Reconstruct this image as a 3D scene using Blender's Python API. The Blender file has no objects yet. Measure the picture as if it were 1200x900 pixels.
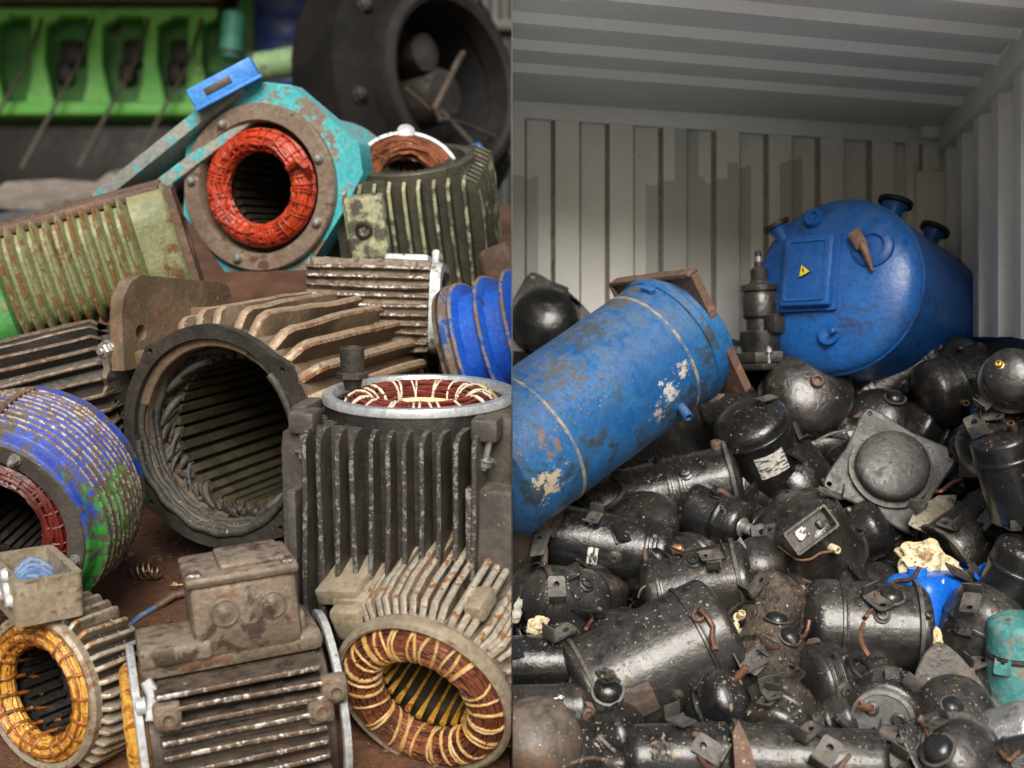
import bpy, bmesh, math, random
from mathutils import Vector, Matrix, noise
from mathutils.geometry import delaunay_2d_cdt
PI = math.pi
R_ = math.radians
rnd = random.Random(7)
scene = bpy.context.scene
COL = scene.collection

# ------------------------------------------------------------------ survey helpers
F = 1500.0          # focal length in the photo's pixels
H = 1.20            # eye height above the container floor
def P(px, py, Y):   # where a point of the photo stands at distance Y
    return Vector(((px - 600) / F * Y, Y, H - (py - 450) / F * Y))
def S(p, Y):
    return p * Y / F
def D(th, ph):      # direction: th = angle in the picture, ph = lean towards the viewer
    th, ph = R_(th), R_(ph)
    return Vector((math.cos(th) * math.cos(ph), -math.sin(ph), math.sin(th) * math.cos(ph)))
def frame(axis, up=(0, 0, 1), roll=0):
    z = Vector(axis).normalized()
    u = Vector(up)
    y = u - z * u.dot(z)
    if y.length < 1e-3:
        u = Vector((0, 1, 0)); y = u - z * u.dot(z)
    y.normalize()
    x = y.cross(z)
    return Matrix((x, y, z)).transposed() @ Matrix.Rotation(R_(roll), 3, 'Z')

# ------------------------------------------------------------------ objects
def thing(name, label, cat, loc, M3=None, group=None):
    o = bpy.data.objects.new(name, None)
    COL.objects.link(o)
    M = Matrix.Translation(Vector(loc))
    if M3 is not None: M = M @ M3.to_4x4()
    o.matrix_world = M
    o.empty_display_size = 0.05
    o['label'] = label; o['category'] = cat
    if group: o['group'] = group
    return o
def obj(name, bm, mats, parent=None, sharp=38, M=None):
    me = bpy.data.meshes.new(name)
    bmesh.ops.recalc_face_normals(bm, faces=bm.faces)
    bm.to_mesh(me); bm.free()
    if not isinstance(mats, (list, tuple)): mats = [mats]
    for m in mats: me.materials.append(m)
    for p in me.polygons: p.use_smooth = True
    me.set_sharp_from_angle(angle=R_(sharp))
    o = bpy.data.objects.new(name, me)
    COL.objects.link(o)
    if parent: o.parent = parent
    if M is not None:
        if parent: o.matrix_local = M
        else: o.matrix_world = M
    return o
def tag(o, label=None, cat=None, group=None, kind=None):
    if label: o['label'] = label
    if cat: o['category'] = cat
    if group: o['group'] = group
    if kind: o['kind'] = kind
    return o
def kids(o):
    for c in o.children:
        yield c
        yield from kids(c)
def cut(root, side):   # trimmed flush with the container's side wall
    lst = [root] if root.type == 'MESH' else []
    lst += [c for c in kids(root) if c.type == 'MESH']
    for c in lst:
        M = Matrix.Identity(4); q = c
        while q is not None:
            M = q.matrix_basis @ M; q = q.parent
        inv = M.inverted()
        xs = [(M @ v.co).x for v in c.data.vertices]
        if side < 0 and max(xs) < -0.002 or side > 0 and min(xs) > 0.002: continue
        bm = bmesh.new(); bm.from_mesh(c.data)
        co = inv @ Vector((0.002 * side, 0, 0)); no = (inv.to_3x3() @ Vector((-side, 0, 0))).normalized()
        bmesh.ops.bisect_plane(bm, geom=bm.verts[:] + bm.edges[:] + bm.faces[:], plane_co=co, plane_no=no, clear_outer=True)
        bm.to_mesh(c.data); bm.free()
        if len(c.data.vertices) == 0: bpy.data.objects.remove(c)

# ------------------------------------------------------------------ shapes (all add to a bmesh)
def lathe(bm, prof, segs=64, closed=False, M=None, sup=None, dent=0.0, dsc=4.0, seed=0.0, a0=0.0, a1=None, mi=0, dz=0):
    full = a1 is None
    n = segs if full else segs + 1
    rings = []
    for r, z in prof:
        ring = []
        for i in range(n):
            a = a0 + (2 * PI if full else (a1 - a0)) * i / segs
            c, s = math.cos(a), math.sin(a)
            k = r
            if sup: k = r / (abs(c) ** sup + abs(s) ** sup) ** (1 / sup)
            if dent:
                k *= 1 + dent * noise.noise(Vector((c * dsc * .5 + seed, s * dsc * .5, z * dsc / max(r, .05) * .12 + seed))) + dent * .45 * noise.noise(Vector((c * dsc * 1.7 + seed * 2, s * dsc * 1.7, z * dsc / max(r, .05) * .45)))
            v = Vector((k * c, k * s, z + (dz * noise.noise(Vector((c * 2 + seed, s * 2, seed))) if dz else 0)))
            ring.append(bm.verts.new(M @ v if M else v))
        rings.append(ring)
    m = len(rings)
    for j in range(m if closed else m - 1):
        A, B = rings[j], rings[(j + 1) % m]
        for i in range(n if full else n - 1):
            k = (i + 1) % n
            try:
                f = bm.faces.new((A[i], A[k], B[k], B[i])); f.material_index = mi
            except ValueError: pass
    return rings
def cap(bm, ring, mi=0):
    try:
        f = bm.faces.new(ring); f.material_index = mi
    except ValueError: pass
def rbox(bm, c, s, bev=0.004, M=None, seg=2, mi=0, taper=1.0):
    r = bmesh.ops.create_cube(bm, size=1.0)
    vs = r['verts']
    for v in vs:
        t = taper if v.co.z > 0 else 1.0
        v.co = Vector((v.co.x * s[0] * t, v.co.y * s[1] * t, v.co.z * s[2]))
    if bev:
        es = list({e for v in vs for e in v.link_edges})
        q = bmesh.ops.bevel(bm, geom=es, offset=min(bev, min(s) * .45), segments=seg, affect='EDGES', profile=0.5)
        vs = list({v for f in q['faces'] for v in f.verts} | {v for v in vs if v.is_valid})
    fs = {f for v in vs for f in v.link_faces}
    for f in fs: f.material_index = mi
    T = Matrix.Translation(Vector(c))
    if M is not None: T = M @ T
    for v in vs: v.co = T @ v.co
    return vs
def tube(bm, pts, r, sides=8, closed=False, mi=0, caps=True, flat=1.0):
    pts = [Vector(p) for p in pts]
    n = len(pts)
    rr = r if isinstance(r, (list, tuple)) else [r] * n
    rings = []
    up = None
    for i, p in enumerate(pts):
        if closed: t = pts[(i + 1) % n] - pts[i - 1]
        else: t = pts[min(i + 1, n - 1)] - pts[max(i - 1, 0)]
        if t.length < 1e-9: t = Vector((0, 0, 1))
        t.normalize()
        if up is None:
            up = Vector((0, 0, 1)) if abs(t.z) < .9 else Vector((1, 0, 0))
        u = up - t * up.dot(t)
        if u.length < 1e-4: u = t.orthogonal()
        u.normalize(); up = u
        w = t.cross(u)
        rings.append([bm.verts.new(p + (u * math.cos(a) * flat + w * math.sin(a)) * rr[i]) for a in [2 * PI * k / sides for k in range(sides)]])
    for j in range(n if closed else n - 1):
        A, B = rings[j], rings[(j + 1) % n]
        for i in range(sides):
            k = (i + 1) % sides
            f = bm.faces.new((A[i], A[k], B[k], B[i])); f.material_index = mi
    if caps and not closed:
        cap(bm, rings[0], mi); cap(bm, rings[-1], mi)
def inside(p, poly):
    x, y = p; c = False; j = len(poly) - 1
    for i in range(len(poly)):
        xi, yi = poly[i]; xj, yj = poly[j]
        if (yi > y) != (yj > y) and x < (xj - xi) * (y - yi) / (yj - yi + 1e-12) + xi: c = not c
        j = i
    return c
def circle(cx, cy, r, n=18):
    return [(cx + r * math.cos(2 * PI * i / n), cy + r * math.sin(2 * PI * i / n)) for i in range(n)]
def plate2d(bm, outline, holes, t, M=None, mi=0, warp=None, extra=()):
    vs, es = [], []
    for loop in [outline] + list(holes):
        b = len(vs); vs += [Vector(p) for p in loop]
        es += [(b + i, b + (i + 1) % len(loop)) for i in range(len(loop))]
    vs += [Vector(p) for p in extra]
    ov, oe, of, *_ = delaunay_2d_cdt(vs, es, [], 0, 1e-6)
    tris = []
    for f in of:
        c = sum((ov[i] for i in f), Vector((0, 0))) / len(f)
        if inside(c, outline) and not any(inside(c, h) for h in holes): tris.append(f)
    T = M or Matrix.Identity(4)
    def pt(p, z):
        if warp: z += warp(p.x, p.y)
        return bm.verts.new(T @ Vector((p.x, p.y, z)))
    top = {}; bot = {}
    for f in tris:
        for i in f:
            if i not in top: top[i] = pt(ov[i], t / 2); bot[i] = pt(ov[i], -t / 2)
    cnt = {}
    for f in tris:
        q = bm.faces.new([top[i] for i in f]); q.material_index = mi
        q = bm.faces.new([bot[i] for i in reversed(f)]); q.material_index = mi
        for a, b in zip(f, list(f[1:]) + [f[0]]):
            cnt[(a, b)] = 1
    for a, b in list(cnt):
        if (b, a) not in cnt:
            q = bm.faces.new((top[b], top[a], bot[a], bot[b])); q.material_index = mi
def fin(bm, er, et, off, r0, r1, z0, z1, t, ch0=.02, ch1=.02, chip=.002, n=9, round0=False, edge=1):
    """one cooling fin: upright plate along z; its outer edge is worn (material 1)"""
    er, et, off = Vector(er), Vector(et), Vector(off)
    st = []
    for i in range(n + 1):
        u = i / n
        z = z0 + (z1 - z0) * u
        rr = r1 + (rnd.random() - .5) * chip
        st.append((z, rr))
    st[0] = (z0, r1 - ch0 * 2); st.insert(1, (z0 + (ch0 if z1 > z0 else -ch0), r1 - ch0 * .3))
    st[-1] = (z1, r1 - ch1 * 2); st.insert(-1, (z1 - (ch1 if z1 > z0 else -ch1), r1 - ch1 * .3))
    rows = []
    bend = (rnd.random() - .5) * t * .6
    for z, rr in st:
        o = off + Vector((0, 0, z))
        w = bend * math.sin(z * 9)
        rows.append([bm.verts.new(o + er * r0 - et * t * .62), bm.verts.new(o + er * (rr - t * .2) - et * (t * .42 - w)),
                     bm.verts.new(o + er * rr - et * (t * .2 - w)), bm.verts.new(o + er * rr + et * (t * .2 + w)),
                     bm.verts.new(o + er * (rr - t * .2) + et * (t * .42 + w)), bm.verts.new(o + er * r0 + et * t * .62)])
    for A, B in zip(rows, rows[1:]):
        for k in range(5):
            f = bm.faces.new((A[k], A[k + 1], B[k + 1], B[k]))
            f.material_index = edge if k in (1, 2, 3) else 0
    for q in (rows[0], rows[-1]):
        f = bm.faces.new(q); f.material_index = 0
def bolt(bm, M, r=.01, h=.008, stud=0.02):
    b = [Vector((r * math.cos(PI / 3 * i), r * math.sin(PI / 3 * i), 0)) for i in range(6)]
    lo = [bm.verts.new(M @ v) for v in b]; hi = [bm.verts.new(M @ (v + Vector((0, 0, h)))) for v in b]
    hh = [bm.verts.new(M @ (v * .82 + Vector((0, 0, h * 1.18)))) for v in b]
    for i in range(6):
        k = (i + 1) % 6
        bm.faces.new((lo[i], lo[k], hi[k], hi[i])); bm.faces.new((hi[i], hi[k], hh[k], hh[i]))
    bm.faces.new(hh); bm.faces.new(lo[::-1])
    lathe(bm, [(r * 1.35, -.002), (r * 1.35, .0015), (r * 1.0, .0018)], 16, M=M)
    if stud: lathe(bm, [(r * .5, -stud), (r * .5, h * 1.5), (r * .4, h * 1.6), (.0005, h * 1.62)], 10, M=M)

# ------------------------------------------------------------------ materials
def rgb(c): return (c[0], c[1], c[2], 1.0)
def worn(name, c1, c2, c3=None, t3=.58, w3=.06, rough=.55, metal=0.0, scale=6.0, bump=.35, dust=None, damt=.0, c4=None, t4=.62, spec=.5, fine=60, speck=None, st=.70, coat=0, bdist=.012, grain=.45):
    m = bpy.data.materials.new(name); m.use_nodes = True
    nt = m.node_tree; N = nt.nodes; L = nt.links
    bs = N['Principled BSDF']
    tc = N.new('ShaderNodeTexCoord'); oi = N.new('ShaderNodeObjectInfo')
    mul = N.new('ShaderNodeVectorMath'); mul.operation = 'SCALE'; mul.inputs[0].default_value = (37, 53, 71)
    L.new(oi.outputs['Random'], mul.inputs['Scale'])
    add = N.new('ShaderNodeVectorMath'); add.operation = 'ADD'
    L.new(tc.outputs['Object'], add.inputs[0]); L.new(mul.outputs[0], add.inputs[1])
    def nz(sc, det=6, ro=.6, dist=0):
        n = N.new('ShaderNodeTexNoise'); n.inputs['Scale'].default_value = sc; n.inputs['Detail'].default_value = det
        n.inputs['Roughness'].default_value = ro; n.inputs['Distortion'].default_value = dist
        L.new(add.outputs[0], n.inputs['Vector']); return n.outputs['Fac']
    def ramp(f, a, b):
        r = N.new('ShaderNodeMapRange'); r.interpolation_type = 'SMOOTHSTEP'
        r.inputs['From Min'].default_value = a; r.inputs['From Max'].default_value = b
        L.new(f, r.inputs['Value']); return r.outputs['Result']
    def mix(f, a, b):
        x = N.new('ShaderNodeMix'); x.data_type = 'RGBA'
        if isinstance(f, float): x.inputs['Factor'].default_value = f
        else: L.new(f, x.inputs['Factor'])
        for k, v in (('A', a), ('B', b)):
            i = x.inputs[6 if k == 'A' else 7]
            if isinstance(v, tuple): i.default_value = rgb(v)
            else: L.new(v, i)
        return x.outputs[2]
    def math2(op, a, b):
        x = N.new('ShaderNodeMath'); x.operation = op; x.use_clamp = False
        for i, v in enumerate((a, b)):
            if isinstance(v, (int, float)): x.inputs[i].default_value = v
            else: L.new(v, x.inputs[i])
        return x.outputs[0]
    nA = nz(scale, 5, .55, .6); nB = nz(scale * 4.3, 8, .65, .4); nC = nz(fine, 4, .6)
    col = mix(ramp(nA, .36, .64), c1, c2)
    if c3:
        f = math2('ADD', math2('MULTIPLY', nA, .45), math2('MULTIPLY', nB, .55))
        col = mix(ramp(f, t3 - w3 / 2, t3 + w3 / 2), col, c3)
    if c4:
        nD = nz(scale * 1.9, 7, .6, .8)
        col = mix(ramp(nD, t4 - .025, t4 + .025), col, c4)
    # grain
    col = mix(math2('MULTIPLY', ramp(nC, .38, .62), grain), col, mix(.55, col, (0.01, 0.009, 0.008)))
    dustf = None
    if dust:
        g = N.new('ShaderNodeNewGeometry'); sx = N.new('ShaderNodeSeparateXYZ'); L.new(g.outputs['Normal'], sx.inputs[0])
        up = ramp(sx.outputs['Z'], .0, .95)
        dustf = math2('MULTIPLY', math2('MULTIPLY', up, ramp(nB, .33, .62)), damt)
        col = mix(dustf, col, dust)
    if speck:
        nS = nz(fine * 1.7, 3, .5)
        col = mix(ramp(nS, st, st + .04), col, speck)
    L.new(col, bs.inputs['Base Color'])
    rr = math2('ADD', math2('MULTIPLY', math2('SUBTRACT', nB, .5), .7), rough)
    if dustf is not None: rr = math2('ADD', rr, math2('MULTIPLY', dustf, .35))
    L.new(rr, bs.inputs['Roughness'])
    bs.inputs['Metallic'].default_value = metal
    bs.inputs['Specular IOR Level'].default_value = spec
    if coat: bs.inputs['Coat Weight'].default_value = coat; bs.inputs['Coat Roughness'].default_value = .15
    bp = N.new('ShaderNodeBump'); bp.inputs['Strength'].default_value = bump; bp.inputs['Distance'].default_value = bdist
    L.new(math2('ADD', math2('MULTIPLY', nB, .7), math2('MULTIPLY', nC, .3)), bp.inputs['Height'])
    L.new(bp.outputs[0], bs.inputs['Normal'])
    return m

M = {}
RUST = (.18, .075, .03); DUST = (.22, .17, .12)
M['iron_brown'] = worn('brown cast iron', (.105, .070, .040), (.175, .118, .070), RUST, .60, .10, .62, .0, 5, .5, DUST, .75, speck=(.36, .30, .22), st=.71)
M['iron_brown_edge'] = worn('brown fin edge', (.30, .205, .125), (.46, .35, .24), (.23, .10, .04), .52, .08, .45, .1, 9, .4, (.42, .35, .27), .5)
M['iron_dark'] = worn('dark oily iron', (.028, .025, .022), (.055, .047, .040), (.10, .055, .03), .62, .08, .5, .2, 6, .6, (.13, .11, .085), .35, speck=(.3, .28, .25), st=.73)
M['iron_black'] = worn('black iron', (.009, .008, .0075), (.018, .015, .013), (.04, .023, .014), .62, .08, .55, .1, 6, .5, (.05, .042, .033), .4)
M['steel_grey'] = worn('grey painted iron', (.058, .051, .044), (.092, .080, .066), (.14, .085, .05), .64, .06, .5, .1, 7, .35, (.22, .19, .15), .35, speck=(.5, .48, .44), st=.72)
M['steel_grey_edge'] = worn('chipped grey edge', (.24, .23, .215), (.50, .49, .46), (.075, .065, .055), .455, .05, .4, .3, 22, .5)
M['alu'] = worn('bright aluminium', (.58, .61, .63), (.70, .72, .72), (.20, .19, .17), .63, .06, .33, .55, 8, .2, coat=0)
M['tan'] = worn('tan weathered cast alloy', (.29, .235, .155), (.39, .335, .245), (.22, .11, .05), .575, .08, .5, .25, 6, .4, (.42, .34, .25), .4, speck=(.05, .04, .03), st=.70)
M['tan_edge'] = worn('tan fin edge', (.42, .37, .29), (.58, .53, .44), (.34, .15, .05), .54, .07, .4, .3, 14, .4)
M['grime'] = worn('grimy grey alloy', (.155, .118, .082), (.25, .20, .148), (.16, .085, .045), .56, .08, .48, .25, 6, .5, (.38, .31, .235), .55, c4=(.075, .052, .036), t4=.585, speck=(.5, .47, .43), st=.73)
M['grime_shaded'] = worn('grimy alloy with painted shade', (.036, .027, .020), (.070, .053, .040), (.10, .05, .03), .58, .08, .5, .1, 6, .45, (.20, .15, .11), .4)  # alloy darkened to put shade into the fin gaps
M['grime_edge'] = worn('bright fin edge', (.58, .55, .51), (.76, .74, .70), (.16, .11, .075), .46, .06, .35, .45, 18, .4)
M['pale_rim'] = worn('pale machined rim', (.50, .52, .53), (.66, .67, .66), (.25, .22, .19), .57, .06, .45, .2, 9, .3)
M['teal'] = worn('teal paint', (.06, .40, .44), (.09, .50, .52), (.22, .17, .13), .53, .05, .45, 0, 5, .3, (.35, .32, .27), .35)
M['teal_grey'] = worn('worn teal on grey steel', (.20, .21, .19), (.33, .31, .27), (.07, .36, .38), .53, .05, .5, .1, 4, .35, (.40, .36, .30), .5)
M['brown_rim'] = worn('rust brown machined rim', (.22, .155, .11), (.30, .23, .175), (.13, .07, .04), .57, .06, .45, .35, 5, .3)
M['olive'] = worn('olive and green paint', (.17, .19, .085), (.24, .25, .12), (.15, .07, .03), .57, .07, .5, 0, 4, .4, (.36, .30, .17), .5, speck=(.5, .46, .34), st=.71)
M['olive_edge'] = worn('olive fin edge', (.34, .33, .18), (.22, .32, .12), (.27, .13, .05), .50, .07, .45, .1, 8, .4, speck=(.62, .6, .5), st=.69)
M['green'] = worn('bright green paint', (.06, .27, .06), (.11, .33, .10), (.25, .26, .13), .58, .07, .45, 0, 4, .3, (.4, .42, .3), .4)
M['yolive'] = worn('yellow olive paint', (.38, .38, .22), (.54, .53, .34), (.09, .085, .06), .50, .08, .5, 0, 4, .4, (.40, .36, .25), .4)
M['yolive_dark'] = worn('dirty olive with painted shade', (.055, .052, .036), (.10, .095, .06), (.05, .045, .033), .55, .08, .5, .1, 5, .4)  # dark olive paints shade between the pale fin edges
M['blue'] = worn('vivid blue paint', (.012, .09, .52), (.02, .13, .62), (.05, .06, .12), .61, .06, .4, 0, 5, .3)
M['blue_edge'] = worn('rubbed blue fin edge', (.30, .22, .15), (.42, .34, .27), (.05, .16, .5), .53, .07, .45, .1, 10, .4)
M['lightblue'] = worn('sky blue paint', (.04, .22, .70), (.07, .30, .78), (.20, .30, .55), .6, .08, .5, 0, 6, .3)
M['dirt'] = worn('red brown dirt', (.080, .032, .014), (.140, .060, .028), (.18, .095, .05), .60, .12, .9, 0, 3, 1.0, None, 0, speck=(.24, .17, .12), st=.69, bdist=.03)
M['mud'] = worn('dark yard soil', (.07, .055, .045), (.13, .105, .085), (.20, .165, .135), .58, .12, .9, 0, 1.2, .8)
M['copper_dull'] = worn('varnished copper', (.22, .065, .030), (.36, .125, .055), (.06, .025, .015), .57, .10, .34, .35, 7, .3, speck=(.55, .33, .18), st=.71, c4=(.13, .05, .028), t4=.56)
M['copper'] = worn('bare copper', (.62, .27, .15), (.72, .37, .22), (.28, .10, .05), .60, .08, .32, .85, 14, .3)
M['orange_wire'] = worn('orange red lacquered wire', (.42, .032, .010), (.60, .070, .016), (.20, .018, .008), .56, .12, .42, 0, 6, .3, c4=(.30, .03, .012), t4=.57)
M['gold_wire'] = worn('golden varnished wire', (.62, .30, .03), (.74, .46, .11), (.38, .12, .015), .54, .08, .33, .1, 9, .3)
M['rust_varnish'] = worn('dark orange varnish', (.24, .075, .012), (.38, .13, .02), (.07, .03, .012), .56, .08, .3, .1, 9, .4)
M['red_wire'] = worn('dark red lacquered wire', (.085, .008, .007), (.15, .015, .011), (.03, .008, .007), .60, .08, .35, 0, 9, .3)
M['maroon_wire'] = worn('maroon enamelled wire', (.17, .032, .026), (.25, .055, .04), (.07, .02, .02), .62, .06, .35, .2, 12, .25)
M['cord'] = worn('cream lashing cord', (.68, .60, .42), (.76, .70, .55), (.35, .22, .10), .66, .06, .6, 0, 20, .3)
M['cord_gold'] = worn('golden lashing cord', (.50, .28, .08), (.62, .42, .19), (.28, .12, .03), .62, .06, .45, 0, 20, .3)
M['cord_red'] = worn('dull red lashing', (.10, .02, .015), (.20, .09, .07), (.05, .015, .012), .62, .06, .45, 0, 20, .3)
M['yellow_paper'] = worn('yellow insulation paper', (.78, .64, .20), (.84, .74, .42), (.60, .42, .10), .62, .06, .6, 0, 10, .3)
M['lam'] = worn('dark laminated steel', (.035, .03, .022), (.07, .058, .04), (.11, .07, .03), .60, .08, .42, .4, 6, .3)
M['lam_mid'] = worn('olive laminated steel', (.06, .055, .035), (.11, .095, .06), (.16, .10, .04), .60, .08, .4, .4, 6, .3)
M['stub'] = worn('burnt winding stub', (.036, .033, .028), (.062, .057, .047), (.03, .022, .018), .58, .1, .55, .1, 12, .6, (.15, .14, .12), .4, speck=(.34, .3, .22), st=.72)
M['bolt'] = worn('bright bolt steel', (.42, .41, .38), (.55, .54, .51), (.20, .14, .09), .58, .08, .35, .7, 30, .2)
M['spring'] = worn('brassy spring steel', (.30, .20, .11), (.40, .30, .18), (.14, .07, .03), .58, .08, .35, .7, 30, .2)
M['rod_blue'] = worn('blue insulated wire', (.10, .18, .36), (.20, .30, .48), (.30, .26, .2), .6, .08, .5, 0, 20, .2)
# container
M['black'] = []
for i, (a, b, ru, du, ro) in enumerate([
        ((.013, .012, .012), (.026, .024, .022), (.055, .035, .022), .12, .25),
        ((.018, .016, .015), (.036, .032, .028), (.075, .045, .028), .16, .29),
        ((.010, .010, .011), (.020, .020, .020), (.04, .03, .022), .08, .21),
        ((.018, .0175, .017), (.036, .034, .031), (.085, .06, .045), .24, .33)]):
    M['black'].append(worn('oily black shell', a, b, ru, .60, .1, ro, .15, 7, .55, (.155, .14, .122), du, spec=.6, coat=.35, speck=(.36, .34, .31), st=.735, fine=75, bdist=.008))
M['caked'] = worn('shell caked with bark dust', (.022, .018, .015), (.055, .042, .032), (.12, .085, .058), .57, .12, .45, .05, 9, 1.0, (.20, .15, .11), .6, speck=(.55, .45, .33), st=.67, fine=55, bdist=.02)
M['rusty_shell'] = worn('brown rusty shell', (.055, .042, .034), (.10, .078, .062), (.13, .075, .045), .57, .1, .4, .1, 6, .5, (.22, .18, .145), .5, speck=(.5, .43, .35), st=.70)
M['grey_shell'] = worn('grey bare plate', (.045, .045, .044), (.085, .085, .082), (.03, .027, .024), .58, .08, .45, .35, 6, .4, (.24, .22, .19), .3, speck=(.4, .38, .36), st=.72)
M['plate_dark'] = worn('dark mounting plate', (.05, .048, .045), (.09, .085, .08), (.10, .06, .04), .6, .1, .42, .3, 7, .45, (.26, .22, .18), .5, speck=(.5, .47, .42), st=.72)
M['copper'] = worn('bare copper', (.48, .23, .14), (.60, .33, .22), (.20, .09, .05), .57, .10, .38, .7, 14, .3)
M['seam'] = worn('weld seam', (.02, .019, .018), (.05, .045, .04), (.16, .13, .1), .60, .1, .4, .3, 16, .7)
M['tankblue'] = worn('scuffed blue tank paint', (.007, .085, .26), (.017, .125, .32), (.03, .05, .07), .56, .10, .45, 0, 3.2, .4, (.13, .17, .21), .5, speck=(.05, .06, .08), st=.67, fine=55)
M['tankblue2'] = worn('glossy blue vessel paint', (.009, .085, .32), (.014, .115, .39), (.022, .05, .14), .585, .14, .36, 0, 2.4, .25, (.08, .16, .32), .4, speck=(.03, .045, .07), st=.70, c4=(.012, .055, .17), t4=.62)
M['rustplate'] = worn('rusty steel flange', (.11, .062, .042), (.17, .10, .07), (.24, .13, .08), .57, .08, .6, .1, 7, .5, (.22, .15, .11), .4)
M['bluepl'] = worn('bright blue plastic', (.006, .13, .66), (.01, .18, .74), (.02, .10, .4), .64, .06, .32, 0, 5, .15)
M['tealbin'] = worn('chalky teal paint', (.05, .23, .23), (.10, .32, .31), (.30, .25, .18), .57, .08, .55, 0, 9, .4)
M['foam'] = worn('yellowed foam', (.72, .58, .30), (.80, .70, .46), (.36, .20, .08), .59, .09, .8, 0, 9, .9)
M['paper'] = worn('dirty white scrap', (.66, .62, .52), (.76, .73, .66), (.30, .24, .16), .64, .08, .7, 0, 16, .4)
M['foil'] = worn('dented bright sheet', (.50, .50, .49), (.60, .60, .58), (.22, .2, .18), .60, .08, .34, .7, 8, .5)
M['yellow'] = worn('yellow sign', (.80, .58, .03), (.82, .62, .05), None, rough=.5, scale=20, bump=.05)
M['ink'] = worn('black opening shade', (.015, .015, .015), (.02, .02, .02), None, rough=.5, scale=20, bump=.05)
M['brass'] = worn('brass plug', (.62, .42, .12), (.70, .52, .2), (.3, .18, .06), .6, .08, .35, .7, 20, .2)
def sticker_mat():
    m = worn('printed sticker', (.62, .60, .54), (.72, .70, .64), (.25, .21, .17), .62, .06, .5, 0, 14, .1)
    nt = m.node_tree; N = nt.nodes; L = nt.links; bs = N['Principled BSDF']
    src = bs.inputs['Base Color'].links[0].from_socket
    tc = N.new('ShaderNodeTexCoord'); mp = N.new('ShaderNodeMapping'); L.new(tc.outputs['Object'], mp.inputs[0])
    mp.inputs['Scale'].default_value = (60, 60, 170)
    v = N.new('ShaderNodeTexVoronoi'); v.distance = 'CHEBYCHEV'; v.inputs['Scale'].default_value = 1.0; L.new(mp.outputs[0], v.inputs['Vector'])
    r = N.new('ShaderNodeMapRange'); r.inputs['From Min'].default_value = .55; r.inputs['From Max'].default_value = .6
    sp = N.new('ShaderNodeSeparateColor'); L.new(v.outputs['Color'], sp.inputs[0]); L.new(sp.outputs[0], r.inputs['Value'])
    x = N.new('ShaderNodeMix'); x.data_type = 'RGBA'; L.new(r.outputs[0], x.inputs['Factor']); L.new(src, x.inputs[6]); x.inputs[7].default_value = (.08, .075, .07, 1)
    L.new(x.outputs[2], bs.inputs['Base Color'])
    return m
M['sticker'] = sticker_mat()
def drum_mat():   # blue paint turning green towards the lower right, rubbed to brown
    m = worn('blue and green drum paint', (.012, .045, .33), (.022, .075, .42), (.075, .055, .04), .52, .05, .48, 0, 7, .4, (.2, .17, .14), .2, speck=(.4, .38, .33), st=.73)
    nt = m.node_tree; N = nt.nodes; L = nt.links; bs = N['Principled BSDF']
    tc = N.new('ShaderNodeTexCoord'); sx = N.new('ShaderNodeSeparateXYZ'); L.new(tc.outputs['Object'], sx.inputs[0])
    n = N.new('ShaderNodeTexNoise'); n.inputs['Scale'].default_value = 9; n.inputs['Detail'].default_value = 6; L.new(tc.outputs['Object'], n.inputs['Vector'])
    a = N.new('ShaderNodeMath'); a.operation = 'MULTIPLY_ADD'; a.inputs[1].default_value = -1.0; L.new(sx.outputs['Y'], a.inputs[0]); L.new(sx.outputs['X'], a.inputs[2])
    b = N.new('ShaderNodeMath'); b.operation = 'MULTIPLY_ADD'; b.inputs[1].default_value = .75; L.new(n.outputs['Fac'], b.inputs[0]); L.new(a.outputs[0], b.inputs[2])
    r = N.new('ShaderNodeMapRange'); r.inputs['From Min'].default_value = .56; r.inputs['From Max'].default_value = .64; L.new(b.outputs[0], r.inputs['Value'])
    c2 = N.new('ShaderNodeTexNoise'); c2.inputs['Scale'].default_value = 26; c2.inputs['Detail'].default_value = 5; L.new(tc.outputs['Object'], c2.inputs['Vector'])
    r2 = N.new('ShaderNodeMapRange'); r2.inputs['From Min'].default_value = .46; r2.inputs['From Max'].default_value = .54; L.new(c2.outputs['Fac'], r2.inputs['Value'])
    g = N.new('ShaderNodeMix'); g.data_type = 'RGBA'; g.inputs[6].default_value = (.03, .22, .035, 1); g.inputs[7].default_value = (.07, .06, .045, 1); L.new(r2.outputs[0], g.inputs['Factor'])
    src = bs.inputs['Base Color'].links[0].from_socket
    x = N.new('ShaderNodeMix'); x.data_type = 'RGBA'; L.new(r.outputs[0], x.inputs['Factor']); L.new(src, x.inputs[6]); L.new(g.outputs[2], x.inputs[7])
    L.new(x.outputs[2], bs.inputs['Base Color'])
    return m
M['drum'] = drum_mat()
M['drum_edge'] = worn('rubbed drum fin edge', (.24, .19, .14), (.44, .40, .33), (.13, .075, .045), .49, .06, .42, .25, 16, .4)

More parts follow.
